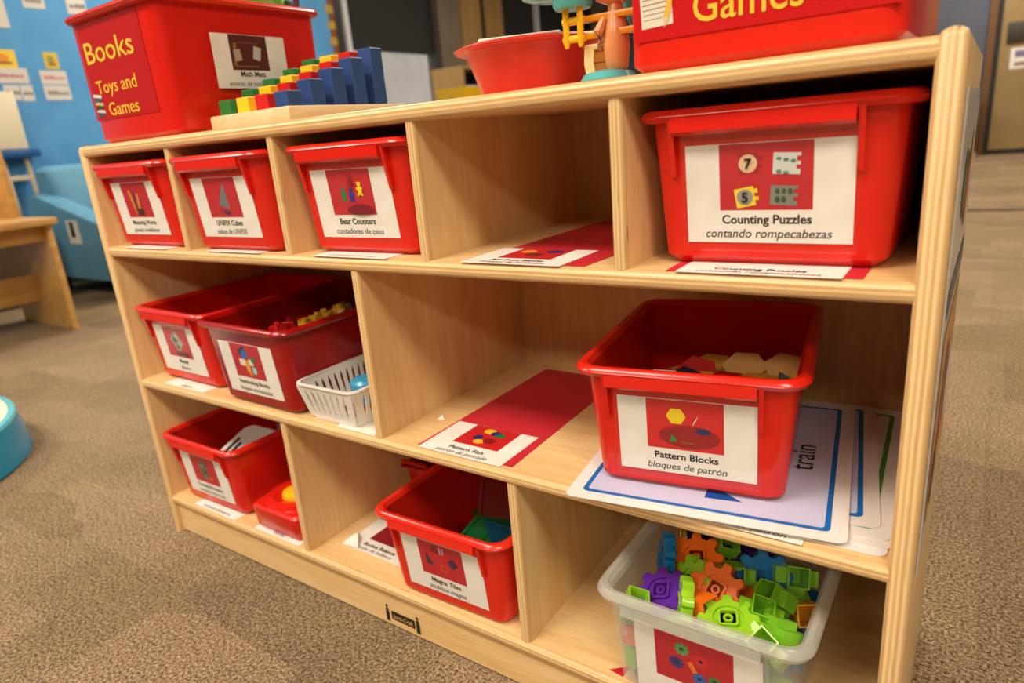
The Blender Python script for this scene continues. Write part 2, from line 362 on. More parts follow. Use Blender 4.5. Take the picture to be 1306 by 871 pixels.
# ------------------------------------------------------------------ the cubby shelf
sh = tag(empty('cubby_shelf', (0, 0, 0)), 'light birch plywood cubby shelf with rows of five, two and three compartments', 'shelf')
def nose_board(name, x0, x1, y0, y1, z0, z1):
    """horizontal board, rounded plywood nose at the front"""
    t = z1-z0; r = t*.42; prof = []
    for i in range(7):
        a = R(-90-180*i/6*1.0); 
    pts = [(y1, z0), (y0+r, z0)]
    for i in range(1, 6):
        a = R(-90-90*i/6); pts.append((y0+r+r*math.cos(a), z0+r+r*math.sin(a)))
    pts += [(y0, z0+r), (y0, z1-r)]
    for i in range(1, 6):
        a = R(180-90*i/6); pts.append((y0+r+r*math.cos(a), z1-r+r*math.sin(a)))
    pts += [(y0+r, z1), (y1, z1)]
    n = len(pts); mb = MB(); mb.v = [(x0, y, z) for y, z in pts]+[(x1, y, z) for y, z in pts]
    for i in range(n):
        j = (i+1) % n; mb.f.append((i, j, j+n, i+n)); mb.m.append(1 if 1 <= i <= n-3 else 0)
    mb.f += [tuple(range(n)), tuple(range(n, 2*n))]; mb.m += [0, 0]
    return mb.build(name, [WX, PLY_Z], sh)
def nose_panel(name, x0, x1, y0, y1, z0, z1, topround=False):
    """upright board: rounded front edge, plywood layers across x"""
    t = x1-x0; r = t*.36; 
    def ring(z, inset=0):
        a0, a1, b0 = x0+inset, x1-inset, y0+inset; rr = r
        pts = [(a1, y1)]
        for i in range(0, 6):
            a = R(0-90*i/5); pts.append((a1-rr+rr*math.cos(a), b0+rr+rr*math.sin(a)))
        for i in range(0, 6):
            a = R(-90-90*i/5); pts.append((a0+rr+rr*math.cos(a), b0+rr+rr*math.sin(a)))
        pts.append((a0, y1)); return [(x, y, z) for x, y in pts]
    rings = [ring(z0), ring(z1-.006), ring(z1-.002, .002), ring(z1, .0055)] if topround else [ring(z0), ring(z1)]
    mb = MB(); n = len(rings[0]); k = 0
    for r_ in rings: mb.v += r_
    for i in range(len(rings)-1):
        for j in range(n):
            q = (j+1) % n; mb.f.append((i*n+j, i*n+q, (i+1)*n+q, (i+1)*n+j)); mb.m.append(1 if 1 <= j <= n-3 or (i > 0 and j < n-1) else 0)
    mb.f.append(tuple(range(n))); mb.m.append(0); mb.f.append(tuple((len(rings)-1)*n+j for j in range(n))); mb.m.append(1)
    return mb.build(name, [WZ, PLY_X], sh)
nose_panel('side_panel', 0, TP, -.002, .352, 0, ZT+.001, True)
nose_panel('side_panel', W-TP, W, -.004, .352, 0, ZT+.004, True)
nose_board('top_board', TP-.002, W-TP+.002, -.002, .35, ZT-T, ZT)
for z in (Z2, Z3, Z4): nose_board('shelf_board', TP-.002, W-TP+.002, -.001, YB+.002, z-T, z)
D1 = [.2495, .488, .7245, .9615]
for x in D1: nose_panel('divider', x, x+TD, .002, YB+.002, Z2-.001, ZT-T+.001)
nose_panel('divider', .606, .606+TD, .002, YB+.002, Z3-.001, Z2-T+.001)
for x in (.400, .814): nose_panel('divider', x, x+TD, .002, YB+.002, Z4-.001, Z3-T+.001)
MB().box((TP-.002, YB, .03), (W-TP+.002, YB+.008, ZT-T+.001)).build('back_panel', wood_mat('birch_back', (206, 166, 112), (214, 176, 122), (192, 150, 96), 2, .5), sh, smooth=0)
MB().box((TP-.002, .007, .004), (W-TP+.002, .023, Z4-T+.001)).build('kick_plate', WX, sh, smooth=0)
ST = plain('stamp_black', (30, 22, 16), .6)
Mk = plane_matrix((.6, .007, .022), (1, 0, 0), (0, 0, 1))
lg = [(rect(-.022, -.0075, .024, .0075), (30, 22, 16))]
for sx in (-1, 1):
    cx = sx*.03
    lg += [(rect(cx-.0035, -.013, cx+.0035, .004), (30, 22, 16)), (ngon(cx, .007, .0032, 10), (30, 22, 16)), (ngon(cx, .0135, .0026, 10), (30, 22, 16))]
lgo = flat_art(sh, Mk, lg, 'maker_stamp'); 
put_text(lgo, Mk, 'Jonti-Craft', .0105, (.001, -.0035), plain('stamp_wood', (206, 164, 104), .5), bold=.012, shear=.2, width=.04, lift=.0012, name='stamp_lettering')
# laminated poster on the outer right side of the shelf
p_ = tag(empty('poster', (W+.0003, .0, 0)), 'laminated picture poster taped to the outer side of the shelf', 'poster')
MB().box((0, .022, .30), (.0012, .325, .685)).build('sheet', plain('poster_paper', (200, 196, 190), .25), p_, smooth=0)
Mp = plane_matrix((.0012, 0, 0), (0, 1, 0), (0, 0, 1))
flat_art(p_, Mp, [(rect(.05, .33, .3, .5), (206, 150, 80)), (rect(.04, .515, .31, .54), (110, 100, 108)), (ngon(.2, .6, .035, 14), (200, 60, 40)), (ngon(.13, .61, .03, 14), (70, 130, 70)),
    (ngon(.25, .63, .02, 12), (230, 190, 60)), (ngon(.15, .42, .05, 16), (150, 60, 50)), (ngon(.24, .40, .04, 16), (230, 225, 215)), (ngon(.1, .36, .03, 14), (90, 40, 40))], 'picture')
MB().box((.0013, .012, .29), (.0016, .335, .695)).build('laminate', FILM, p_, smooth=0)

# ------------------------------------------------------------------ red tubs and their labels
def tub(name, label, x, y, z, yaw=0, hr=.111, hb=.0915, depth=.30, H=.133, off=.016, mat=RED, rim=None, lip=(-.075, .067), guides=True, cat='bin', group=None, rim_h=.010):
    e = empty(name, (x, y, z), R(yaw)); tag(e, label, cat, group)
    ht = hr-.011; yb0, yb1 = off+.006, depth-off-.006; yt0, yt1 = .011, depth-.011
    rings = [rrect(-hb+.008, hb-.008, yb0+.008, yb1-.008, .012, 0), rrect(-hb, hb, yb0, yb1, .016, .007), rrect(-ht, ht, yt0, yt1, .02, H-rim_h),
             rrect(-ht+.0025, ht-.0025, yt0+.0025, yt1-.0025, .018, H-rim_h), rrect(-hb+.003, hb-.003, yb0+.003, yb1-.003, .014, .009), rrect(-hb+.010, hb-.010, yb0+.01, yb1-.01, .01, .0035)]
    MB().loft(rings).build('tub', mat, e)
    a = rrect(-ht+.003, ht-.003, yt0+.003, yt1-.003, .018, H-rim_h-.0015)
    r2 = [a, rrect(-ht-.001, ht+.001, yt0-.001, yt1+.001, .021, H-rim_h-.001), rrect(-hr+.003, hr-.003, .003, depth-.003, .024, H-rim_h), rrect(-hr, hr, 0, depth, .026, H-rim_h*.55), rrect(-hr+.0015, hr-.0015, .0015, depth-.0015, .025, H-rim_h*.22), rrect(-hr+.005, hr-.005, .005, depth-.005, .023, H),
          rrect(-ht-.001, ht+.001, yt0-.001, yt1+.001, .02, H-.001), rrect(-ht+.003, ht-.003, yt0+.003, yt1-.003, .018, H-.006)]
    MB().loft(r2+[a], cap0=False, cap1=False).build('rim', rim or mat, e)
    if lip:
        sl = (yb0-yt0)/(H-rim_h-.007)          # slope of the front wall
        yw = lambda zz: yt0+(H-rim_h-zz)*sl
        l_ = MB(); zt, zb = H-rim_h+.003, H-rim_h-.0115
        l_.loft([[(lip[0], .0005, zt), (lip[1], .0005, zt), (lip[1], .0045, zt), (lip[0], .0045, zt)], [(lip[0], -.0005, zb+.003), (lip[1], -.0005, zb+.003), (lip[1], .0035, zb), (lip[0], .0035, zb)]]).build('front_lip', rim or mat, e)
        if guides:
            for gx in (lip[0]-.001, lip[1]+.0035):
                z0, z1 = H-.056, H-rim_h+.001
                MB().loft([[(gx-.0022, yw(z0)-.004, z0), (gx+.0022, yw(z0)-.004, z0), (gx+.0022, yw(z0)+.001, z0), (gx-.0022, yw(z0)+.001, z0)],
                           [(gx-.0022, .002, z1), (gx+.0022, .002, z1), (gx+.0022, yw(z1)+.001, z1), (gx-.0022, yw(z1)+.001, z1)]]).build('label_guide', mat, e)
    return e
def face_matrix(off=.016, H=.133, rim_h=.010, gap=.0006):
    yb0, yt0 = off+.006, .011
    up = Vector((0, yt0-yb0, H-rim_h-.007)).normalized(); n = Vector((1, 0, 0)).cross(up)
    return plane_matrix(Vector((0, yb0, .007))+n*gap, (1, 0, 0), up)
FM = face_matrix()
def label_sheet(e, M, title, sub, photo, w=(-.066, .067), h=(.013, .096), ph=(-.037, .037, .041, .0955), ts=.0105, sw=None, tw=None, red=(190, 32, 44), film=True):
    mb = MB().box((w[0], h[0], -.0002), (w[1], h[1], .0003)).xf(M); lab = mb.build('label', PAPER, e, smooth=0)
    cx, cy = (ph[0]+ph[1])/2, (ph[2]+ph[3])/2
    polys = [(rect(ph[0], ph[2], ph[1], ph[3]), red)]+[([(cx+px, cy+py) for px, py in pts], c) for pts, c in photo]
    flat_art(lab, M, polys)
    mid = (w[0]+w[1])/2
    if title: put_text(lab, M, title, ts, (mid, h[0]+.0165), INK, bold=.024, width=tw, name='title')
    if sub: put_text(lab, M, sub, ts, (mid, h[0]+.0045), GREYINK, bold=.008, shear=.22, width=sw, name='subtitle')
    if film: MB().box((w[0]-.004, h[0]-.008, .0012), (w[1]+.003, h[1]+.012, .0014)).xf(M).build('clear_sleeve', FILM, e, smooth=0)
    return lab
def blob(cx, cy, r, rgb, n=10, ry=None, a=0): return (ngon(cx, cy, r, n, a, ry), rgb)
def bear(cx, cy, s, rgb):
    out = [(ngon(cx, cy, s*.62, 10, ry=s), rgb), (ngon(cx, cy+s*1.15, s*.5, 10), rgb)]
    for sx in (-1, 1): out += [(ngon(cx+sx*s*.4, cy+s*1.6, s*.2, 8), rgb), (ngon(cx+sx*s*.6, cy-s*.9, s*.3, 8), rgb), (ngon(cx+sx*s*.7, cy+s*.4, s*.26, 8), rgb)]
    return out
def gear_pts(r, teeth=8, cx=0, cy=0, a0=0, depth=.27):
    out = []
    for i in range(teeth):
        b = a0+2*math.pi*i/teeth; d = 2*math.pi/teeth
        for fr, rr in ((-.32, 1-depth), (-.2, .97), (-.08, 1), (.08, 1), (.2, .97), (.32, 1-depth)):
            out.append((cx+r*rr*math.cos(b+fr*d), cy+r*rr*math.sin(b+fr*d)))
    return out
worms = []
for i, (c, x0) in enumerate((((214, 150, 40), -.014), ((60, 56, 60), -.006), ((176, 40, 40), .008), ((206, 160, 70), .004))):
    worms.append((rot(rect(x0-.0022, -.022+i*.003, x0+.0022, .016-i*.002), x0, 0, 10+5*i if i % 2 == 0 else -8), c))
worms.append((rect(-.008, -.024, .012, -.014), (70, 26, 30)))
B1 = tub('storage_bin', 'red tub labelled Measuring Worms in the corner cubby beside the shelf end', .1325, -.006, Z2+.001, .5, hr=.1085)
label_sheet(B1, FM, 'Measuring Worms', 'gusano medidores', worms, tw=.07, sw=.075, ts=.0095)
B2 = tub('storage_bin', 'red tub labelled UNIFIX Cubes between two dividers', .3725, -.012, Z2+.001, .3, hr=.107)
label_sheet(B2, FM, 'UNIFIX Cubes', 'cubos de UNIFIX', [([(-.012, -.010), (.012, -.016), (.010, .020), (.004, .014)], (110, 114, 116)), blob(-.008, -.018, .003, (150, 30, 40)), blob(0, -.02, .0035, (44, 44, 130)), blob(.007, -.021, .003, (40, 40, 50)), blob(.003, -.0235, .0025, (120, 20, 90))], tw=.06, sw=.07)
B3 = tub('storage_bin', 'red tub labelled Bear Counters beside the empty cubby', .6125, .003, Z2+.001, -.2, hr=.1075)
label_sheet(B3, FM, 'Bear Counters', 'contadores de osos', bear(-.013, -.004, .0058, (20, 120, 70))+bear(.001, -.005, .0056, (30, 50, 150))+bear(.017, .002, .0058, (240, 206, 40))+bear(.003, .012, .005, (150, 24, 34))+[(ngon(.012, -.021, .022, 12, ry=.006), (120, 22, 36))], tw=.062, sw=.082)
B5 = tub('storage_bin', 'red tub labelled Counting Puzzles in the end cubby of the upper row', 1.0878, .015, Z2+.001, 0, hr=.1105)
def puzzle(cx, cy, w_, h_, c, a=0, side=1):
    pts = [(cx-w_, cy-h_), (cx+w_, cy-h_), (cx+w_, cy-h_*.5), (cx+w_+side*.003, cy-h_*.5), (cx+w_+side*.003, cy-.001), (cx+w_, cy-.001), (cx+w_, cy+.002), (cx+w_+side*.003, cy+.002), (cx+w_+side*.003, cy+h_*.7), (cx+w_, cy+h_*.7), (cx+w_, cy+h_), (cx-w_, cy+h_)]
    return (rot(pts, cx, cy, a), c)
pz = [puzzle(-.013, .011, .008, .0085, (160, 20, 40)), blob(-.0135, .011, .0075, (222, 188, 150), 20), puzzle(-.016, -.0165, .008, .008, (232, 210, 50), 10), blob(-.016, -.0165, .0066, (150, 146, 140), 20),
      puzzle(.017, .010, .0105, .0085, (206, 212, 204), -3, -1), puzzle(.015, -.0155, .0105, .008, (128, 132, 122), -3, -1)]
for i in range(5): pz += [blob(.011+.0055*(i % 3), .014-.007*(i//3)-.001*i, .0022, (90, 130, 120), 8, .0014), blob(.010+.005*(i % 3), -.012-.0065*(i//3), .0019, (56, 84, 52), 8, .0026)]
lab = label_sheet(B5, FM, 'Counting Puzzles', 'contando rompecabezas', pz, tw=.072, sw=.102)
cx, cy = 0, .06825
put_text(lab, FM, '7', .0115, (-.0135, cy+.007), INK, bold=.03, lift=.0016, name='numeral'); put_text(lab, FM, '5', .0115, (-.016, cy-.0205), INK, bold=.03, lift=.0016, name='numeral')
# second row
MO = tub('storage_bin', 'red tub labelled Money on the middle shelf against the shelf end', .133, .004, Z3+.001, -.8)
label_sheet(MO, FM, 'Money', 'dinero', [(rot(rect(-.014, -.013, .014, .017), 0, .002, 40), (150, 146, 134)), blob(-.005, .004, .006, (90, 88, 84), 12), blob(.007, -.002, .005, (186, 182, 170), 12), blob(0, -.008, .004, (70, 66, 62), 10), blob(.002, .011, .004, (206, 202, 190), 10), (rect(-.012, -.025, .026, -.017), (100, 30, 32))], tw=.028, sw=.028)
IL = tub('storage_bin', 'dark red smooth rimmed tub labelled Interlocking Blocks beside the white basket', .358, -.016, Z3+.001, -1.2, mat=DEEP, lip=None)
label_sheet(IL, FM, 'Interlocking Blocks', 'bloques entrelazados', [(rot(rect(-.016, .008, .002, .022), -.006, .015, 30), (50, 40, 60)), blob(-.004, .011, .008, (30, 110, 190), 8), (rect(-.02, -.008, -.006, .003), (226, 216, 196)), (rect(-.006, -.018, .004, .002), (222, 160, 50)), (rect(.004, -.006, .014, .004), (214, 226, 210)), blob(.016, .004, .006, (50, 120, 60), 8), (rect(.008, -.019, .018, -.008), (150, 206, 220)), (rect(-.002, -.024, .006, -.016), (220, 130, 40))], tw=.075, sw=.08, ts=.0095)
PB = tub('storage_bin', 'red tub labelled Pattern Blocks standing askew on large picture cards', 1.0215, .012, Z3+.0071, 8.5, depth=.285)
lab = label_sheet(PB, FM, 'Pattern Blocks', 'bloques de patrón', [(ngon(.004, -.012, .03, 14, ry=.013), (150, 22, 28)), (ngon(-.008, .010, .0095, 6), (236, 206, 40)), ([(.007, .000), (.0095, .006), (.0135, .013), (.011, .0065)], (236, 232, 224)), (rot(rect(-.02, -.0085, -.006, -.007), -.012, -.008, 25), (130, 20, 40)), blob(.018, -.004, .007, (24, 44, 90), 8, .0036), ([(-.015, -.019), (-.007, -.018), (-.012, -.010)], (40, 130, 60)), (rect(-.004, -.02, .010, -.017), (150, 70, 30))], tw=.062, sw=.078, red=(206, 34, 36))
# bottom row
DI = tub('storage_bin', 'red tub labelled Counting Dinosaurs on the bottom shelf at the shelf end', .1375, -.004, Z4+.001, .6, mat=RED)
label_sheet(DI, FM, 'Counting Dinosaurs', 'contando dinosaurios', [blob(-.002, .0, .013, (96, 92, 82), 14, .021), blob(-.005, .008, .005, (140, 136, 120), 9), blob(.003, -.004, .005, (60, 56, 50), 9), blob(.0, -.014, .006, (120, 110, 100), 9), blob(.015, -.015, .003, (220, 150, 40), 8)], tw=.075, sw=.078, ts=.0095)
MT = tub('storage_bin', 'red tub labelled Magna Tiles on the bottom shelf beside a divider', .6985, -.014, Z4+.001, 1.0, mat=BRIGHT)
label_sheet(MT, FM, 'Magna Tiles', 'azulejos magna', [([(-.026, -.010), (-.014, -.010), (-.026, .012)], (44, 50, 60)), ([(-.017, .012), (-.003, .012), (-.004, .024), (-.012, .024)], (150, 20, 30)), (rect(-.001, .012, .0015, .023), (190, 170, 200)), (rect(.004, .013, .0065, .023), (190, 170, 200)), blob(.003, -.010, .0075, (206, 70, 40), 10), blob(.003, -.010, .004, (176, 40, 40), 8), (rot(rect(.013, -.004, .026, .009), .0195, .0025, 35), (66, 34, 66))], tw=.05, sw=.062)
CL = tub('clear_bin', 'frosted clear plastic tub heaped with toy gears on the bottom shelf', 1.0405, -.02, Z4+.001, .3, mat=CLEAR, rim=CLEAR_RIM, rim_h=.014)
mini = []
for (gx, gy, gr, gc) in ((-.012, .014, .0085, (70, 160, 90)), (.008, .006, .0085, (210, 40, 50)), (-.018, -.006, .0085, (40, 50, 120)), (.006, -.018, .008, (40, 100, 180)), (.022, -.014, .007, (40, 130, 60))):
    mini += [(gear_pts(gr, 9, gx, gy), gc), (rect(gx-.002, gy-.002, gx+.002, gy+.002), (40, 30, 40))]
mini.append((rot(rect(-.004, -.012, .002, .002), 0, -.005, 25), (224, 110, 40)))
label_sheet(CL, FM, 'Gears', 'engranajes', mini, ph=(-.043, .039, .030, .0955), h=(.003, .096), tw=.03, sw=.05, red=(186, 28, 44))

# big bins on top
def sheet_text(e, M, rows, rgb=(246, 196, 50)):
    for body, size, pos, wd in rows: put_text(e, M, body, size, pos, plain('yellow_lettering', rgb, .5), bold=.006, width=wd, lift=.0009, align='LEFT', name='lettering')
BK = tub('book_bin', 'tall red bin lettered Books, Toys and Games on the shelf end', .166, .002, ZT+.0005, 0, hr=.129, hb=.114, depth=.305, H=.186, off=.008, lip=None, mat=RED)
Mb = face_matrix(.008, .186)
fs = MB().box((-.108, .028, .0), (.078, .17, .0004)).xf(Mb).build('front_sheet', see_through('red_sheet', (206, 34, 40), .7, .12), BK, smooth=0)
sheet_text(fs, Mb, [('Books', .043, (-.094, .110), .140), ('Toys and', .027, (-.082, .066), .118), ('Games', .027, (-.062, .033), .088)])
flat_art(fs, Mb, [(rot(rect(-.099, .034+.0055*i, -.074, .0385+.0055*i), -.087, .036+.0055*i, 8*(-1)**i), [(60, 84, 96), (206, 206, 190), (50, 70, 60), (200, 190, 120), (70, 90, 130), (220, 220, 214)][i]) for i in range(6)], 'book_pile_print', lift=.0008)
Ms = plane_matrix((.1185, .15, .0), (0, 1, 0), (.003, 0, .17)); 
lb = MB().box((-.063, .062, .0007), (.066, .138, .0011)).xf(Ms).build('label', PAPER, BK, smooth=0)
flat_art(lb, Ms, [(rect(-.034, .088, .032, .1375), (84, 24, 22)), ([(-.03, .094), (-.026, .094), (-.022, .126), (-.027, .126)], (150, 104, 40)), (rot(rect(-.028, .101, -.016, .117), -.022, .109, 8), (176, 160, 140)), (rot(rect(.006, .103, .019, .122), .012, .112, -14), (190, 186, 176)), (rect(-.028, .0925, .012, .094), (140, 110, 36)), (rect(-.02, .126, .016, .1275), (120, 74, 34))], lift=.0013)
put_text(lb, Ms, 'Math Mats', .0105, (0, .079), INK, bold=.02, lift=.0014, name='title'); put_text(lb, Ms, 'esteras de matemáticas', .0095, (0, .0655), GREYINK, shear=.2, lift=.0014, name='subtitle')
GM = tub('game_bin', 'tall glossy red bin lettered Games above the Counting Puzzles tub', 1.0775, .008, ZT+.0005, 0, hr=.1165, hb=.1035, depth=.305, H=.186, off=.008, lip=None, mat=BRIGHT)
fs = MB().box((-.097, .018, .0), (.103, .17, .0004)).xf(Mb).build('front_sheet', see_through('red_sheet_bright', (216, 34, 34), .8, .18), GM, smooth=0)
sheet_text(fs, Mb, [('Games', .034, (-.047, .0265), .083), ('Toys and', .034, (-.06, .068), .13)])
Mn = Mb @ Matrix.Translation((0, -.008, 0))
flat_art(fs, Mn, [(rot(rect(-.09, .036, -.063, .075), -.077, .05, 3), (226, 216, 196))]+[(rot(rect(-.088, .042+.0038*i, -.066, .0425+.0038*i), -.077, .05, 3), (120, 100, 96)) for i in range(8)]+[(rot(rect(-.068, .042, -.0635, .085), -.066, .05, -14), (232, 180, 60)), (rot([(-.068, .042), (-.0635, .042), (-.0655, .034)], -.066, .05, -14), (222, 190, 150))], 'notebook_print', lift=.0007)
# things poking out of the book bin
g = tag(empty('green_tray', (.205, .185, ZT+.163)), 'lime green framed tray poking out of the tall book bin', 'tray'); g.rotation_euler = (R(1), R(0), R(2))
mb = MB()
for a, b in (((-.05,-.09,0),(.05,-.08,.045)), ((-.05,.08,0),(.05,.09,.045)), ((-.05,-.08,0),(-.04,.08,.045)), ((.04,-.08,0),(.05,.08,.045))): mb.bbox(a, b, .003)
mb.build('frame', plastic_mat('lime_plastic', (120, 186, 40)), g)
MB().box((-.042, -.082, .02), (.042, .082, .026)).build('panel', plain('pale_panel', (196, 206, 170), .4), g, smooth=0)
for k, yy in enumerate((-.085, .085)): MB().bbox((-.053, yy-.010, -.004), (.053, yy+.010, .040), .005).build('corner_cap', plain('dark_cap', (40, 44, 26), .5), g)
pn = tag(MB().tube([(.262, .262, ZT+.06), (.268, .285, ZT+.3)], [.005, .0055]).build('marker_pen', plain('maroon_plastic', (86, 18, 40), .4)), 'dark maroon marker standing in the tall book bin', 'marker')

# ------------------------------------------------------------------ stacking post puzzle on the shelf top
pzl = tag(empty('stair_block_board', (.39, .165, ZT+.0003)), 'pale wooden board of square posts stepping up in height on the shelf top', 'toy')
MB().bbox((-.089, -.111, 0), (.089, .112, .021), .003).build('board', wood_mat('pine', (232, 206, 160), (240, 218, 178), (220, 188, 136), 1, .5), pzl)
for r_ in range(5):
    for c, rgb in enumerate(((40, 124, 60), (250, 206, 40), (206, 30, 26), (38, 74, 132))):
        x, y = -.0655+.041*c+.0015*c, -.0865+.0405*r_; h = .0415+.015*r_
        MB().bbox((x-.0135, y-.0125, .0205), (x+.0135, y+.0125, h), .0012, seg=1).build('post', plain('painted_block', rgb, .42), pzl)

# ------------------------------------------------------------------ red bowl with papers, bear bucket balance
bw = tag(empty('plastic_bowl', (.806, .142, ZT+.0003)), 'red plastic bowl with a flared lip holding lids and sheets', 'bowl')
prof = [(.056, 0), (.062, .002), (.077, .045), (.080, .0495), (.089, .0495), (.0915, .0525), (.084, .0555), (.076, .050), (.06, .005), (.03, .004)]
MB().lathe(prof, n=40, sy=.92).build('bowl', RED, bw)
MB().lathe([(.03, .004), (.061, .0055), (.03, .007)], n=24, sy=.92).build('foot_disc', RED, bw)
bw.rotation_euler = (0, 0, R(20))
ld = tag(MB().bbox((-.046, -.04, 0), (.046, .04, .006), .0025).build('flat_lid', plain('pale_lid', (214, 218, 200), .5)), 'pale green white lid lying on top of the red bowl', 'lid'); ld.location = (.778, .15, ZT+.0585); ld.rotation_euler = (0, R(-2), R(38))
pp = tag(MB().box((-.07, -.045, 0), (.07, .045, .0012)).build('paper_sheet', plain('grey_sheet', (176, 172, 160), .6), smooth=0), 'thin grey sheet under the pale lid on the red bowl', 'paper'); pp.location = (.797, .15, ZT+.056); pp.rotation_euler = (0, R(-2), R(30))
TEAL = plastic_mat('teal_plastic', (84, 178, 178)); PEACH = plastic_mat('peach_plastic', (222, 148, 96)); CREAM = plastic_mat('cream_plastic', (236, 204, 140)); YEL = plastic_mat('yellow_plastic', (240, 186, 34)); ORG = plastic_mat('amber_plastic', (220, 140, 26))
bb = tag(empty('bucket_balance', (.924, .086, ZT+.0003)), 'peach bear bucket balance toy with teal pans and yellow links', 'toy')
MB().lathe([(.026, 0), (.0275, .004), (.023, .010), (.012, .013)], n=28, sy=1.15).build('base', TEAL, bb)
MB().lathe([(.007, .008), (.0125, .015), (.0145, .033), (.012, .052), (.008, .066), (.007, .075)], (.009, 0, 0), n=20, sx=.85).build('body', PEACH, bb)
MB().lathe([(.004, .068), (.017, .074), (.023, .088), (.018, .106), (.006, .113)], (.008, 0, 0), n=20).build('head', PEACH, bb)
for sx in (-1, 1): MB().lathe([(.003, .100), (.008, .104), (.008, .112), (.003, .116)], (.008+sx*.015, 0, 0), n=12).build('ear', PEACH, bb)
MB().tube([(.002, -.010, .058), (-.003, -.012, .047), (-.002, -.012, .035)], [.003, .0055, .003]).build('arm', PEACH, bb)
mb = MB(); mb.loft([[(x-.005, -.006, z), (x+.005, -.006, z), (x+.005, .006, z), (x-.005, .006, z)] for x, z in ((-.016, .008), (-.0185, .02), (-.0175, .034))]); mb.bbox((-.0235, -.006, .032), (-.008, .006, .038), .002)
mb.build('support_arm', CREAM, bb)
mb = MB(); mb.box((-.013, -.004, .010), (.002, .004, .030)); mb.box((-.013, -.005, .021), (.001, .005, .023)); mb.build('inner_panel', plain('amber_panel', (176, 104, 34), .4), bb)
for z in (.042, .057): MB().bbox((-.044, -.009, z), (.034, -.003, z+.006), .0014).build('link_bar', ORG, bb)
for x in (-.038, -.0225): MB().tube([(x, -.012, .036), (x, -.012, .040), (x, -.012, .074)], [.002, .0032, .003], 10).build('hanger', YEL, bb)
for z in (.044, .060): MB().tube([(-.042, -.010, z), (-.019, -.010, z)], .0036, 10).build('hanger_pin', YEL, bb)
MB().lathe([(.017, .071), (.019, .074), (.022, .105), (.024, .107), (.024, .110), (.021, .110), (.017, .076)], (-.032, -.008, 0), n=26).build('bucket', TEAL, bb)
MB().lathe([(.02, .084), (.030, .087), (.032, .092), (.027, .095)], (-.062, .006, 0), n=26).build('pan', TEAL, bb)
MB().lathe([(.012, .048), (.020, .07), (.026, .11), (.023, .11), (.016, .07), (.010, .052)], (.016, .05, 0), n=26).build('bucket', TEAL, bb)
tag(MB().lathe([(.006, 0), (.008, .004), (.006, .018), (.003, .02)], n=14).build('purple_counter', plastic_mat('purple_counter_plastic', (64, 30, 130))), 'small purple counter standing between the bear balance and tall bin', 'counter').location = (.9565, .115, ZT+.0005)

# ------------------------------------------------------------------ cards and paper lying on the shelves
def shelf_card(name, label, x0, x1, y0, y1, z, title=None, sub=None, photo=None, ph=None, yaw=0, red=(196, 30, 34), cat='label card', ts=.0105, tw=None, sw=None, ofs=.0):
    e = tag(empty(name, ((x0+x1)/2, y0, z), R(yaw)), label, cat); hw = (x1-x0)/2; h = y1-y0
    MB().box((-hw, 0, 0), (hw, h, .0005)).build('sheet', PAPER, e, smooth=0)
    M = plane_matrix((0, 0, .0005), (1, 0, 0), (0, 1, 0))
    if ph: 
        cx, cy = (ph[0]+ph[1])/2, (ph[2]+ph[3])/2
        flat_art(e, M, [(rect(ph[0], ph[2], ph[1], ph[3]), red)]+[([(cx+px, cy+py) for px, py in pts], c) for pts, c in (photo or [])], lift=.0002)
    if title: put_text(e, M, title, ts, (0, .0145+ofs), INK, bold=.022, width=tw, lift=.0003, name='title')
    if sub: put_text(e, M, sub, ts, (0, .004+ofs), GREYINK, shear=.22, width=sw, lift=.0003, name='subtitle')
    return e
def mat_sheet(label, pts, z, rgb=(204, 42, 56)):
    return tag(MB().prism(pts, z, z+.0004).build('red_mat', mottled('red_construction_paper', (rgb[0]-10, rgb[1]-6, rgb[2]-6), (rgb[0]+8, rgb[1]+10, rgb[2]+8), 12, .4), smooth=0), label, 'paper mat')
mat_sheet('long red paper mat under the Pattern Fish card', [(.676, .008), (.82, .010), (.812, .312), (.681, .312)], Z3+.0003)
shelf_card('label_card', 'white Pattern Fish card lying on a long red paper mat', .681, .807, .004, .088, Z3+.0008, 'Pattern Fish', 'patrón de pescado',
           [blob(-.006, .016, .009, (240, 190, 50), 14, .007), blob(.005, .013, .007, (40, 40, 110), 12, .006), blob(.014, .010, .0075, (30, 110, 60), 12, .006), blob(-.011, -.004, .007, (36, 36, 110), 10), blob(-.003, -.014, .008, (236, 180, 50), 12, .006), blob(.009, -.008, .009, (130, 20, 26), 12, .007)], (-.032, .038, .030, .0835), tw=.052, sw=.078)
mat_sheet('red paper mat in the empty upper cubby', [(.79, .006), (.93, .006), (.945, .3), (.80, .3)], Z2+.0003)
shelf_card('label_card', 'white Attribute Blocks card lying in the empty upper cubby', .784, .906, -.0005, .082, Z2+.0008, 'Attribute Blocks', 'bloques de atributos', [blob(-.016, .010, .010, (226, 150, 40), 14, .008), blob(.016, .012, .010, (40, 40, 110), 14, .008), blob(.001, -.006, .012, (110, 40, 24), 12, .008)], (-.032, .034, .028, .0815), tw=.066, sw=.08)
mat_sheet('red paper mat under the Counting Puzzles tub', [(1.012, .004), (1.168, .004), (1.168, .30), (1.012, .30)], Z2+.0002)
shelf_card('label_card', 'white Counting Puzzles card on the shelf in front of its tub', 1.022, 1.154, .0, .05, Z2+.0006, 'Counting Puzzles', 'contando rompecabezas', None, None, tw=.075, sw=.1)
shelf_card('label_card', 'white card strip on the shelf under the Measuring Worms tub', .075, .2, .0, .05, Z2+.0004, cat='label card')
shelf_card('label_card', 'white card strip on the shelf under the UNIFIX Cubes tub', .31, .435, .0, .05, Z2+.0004)
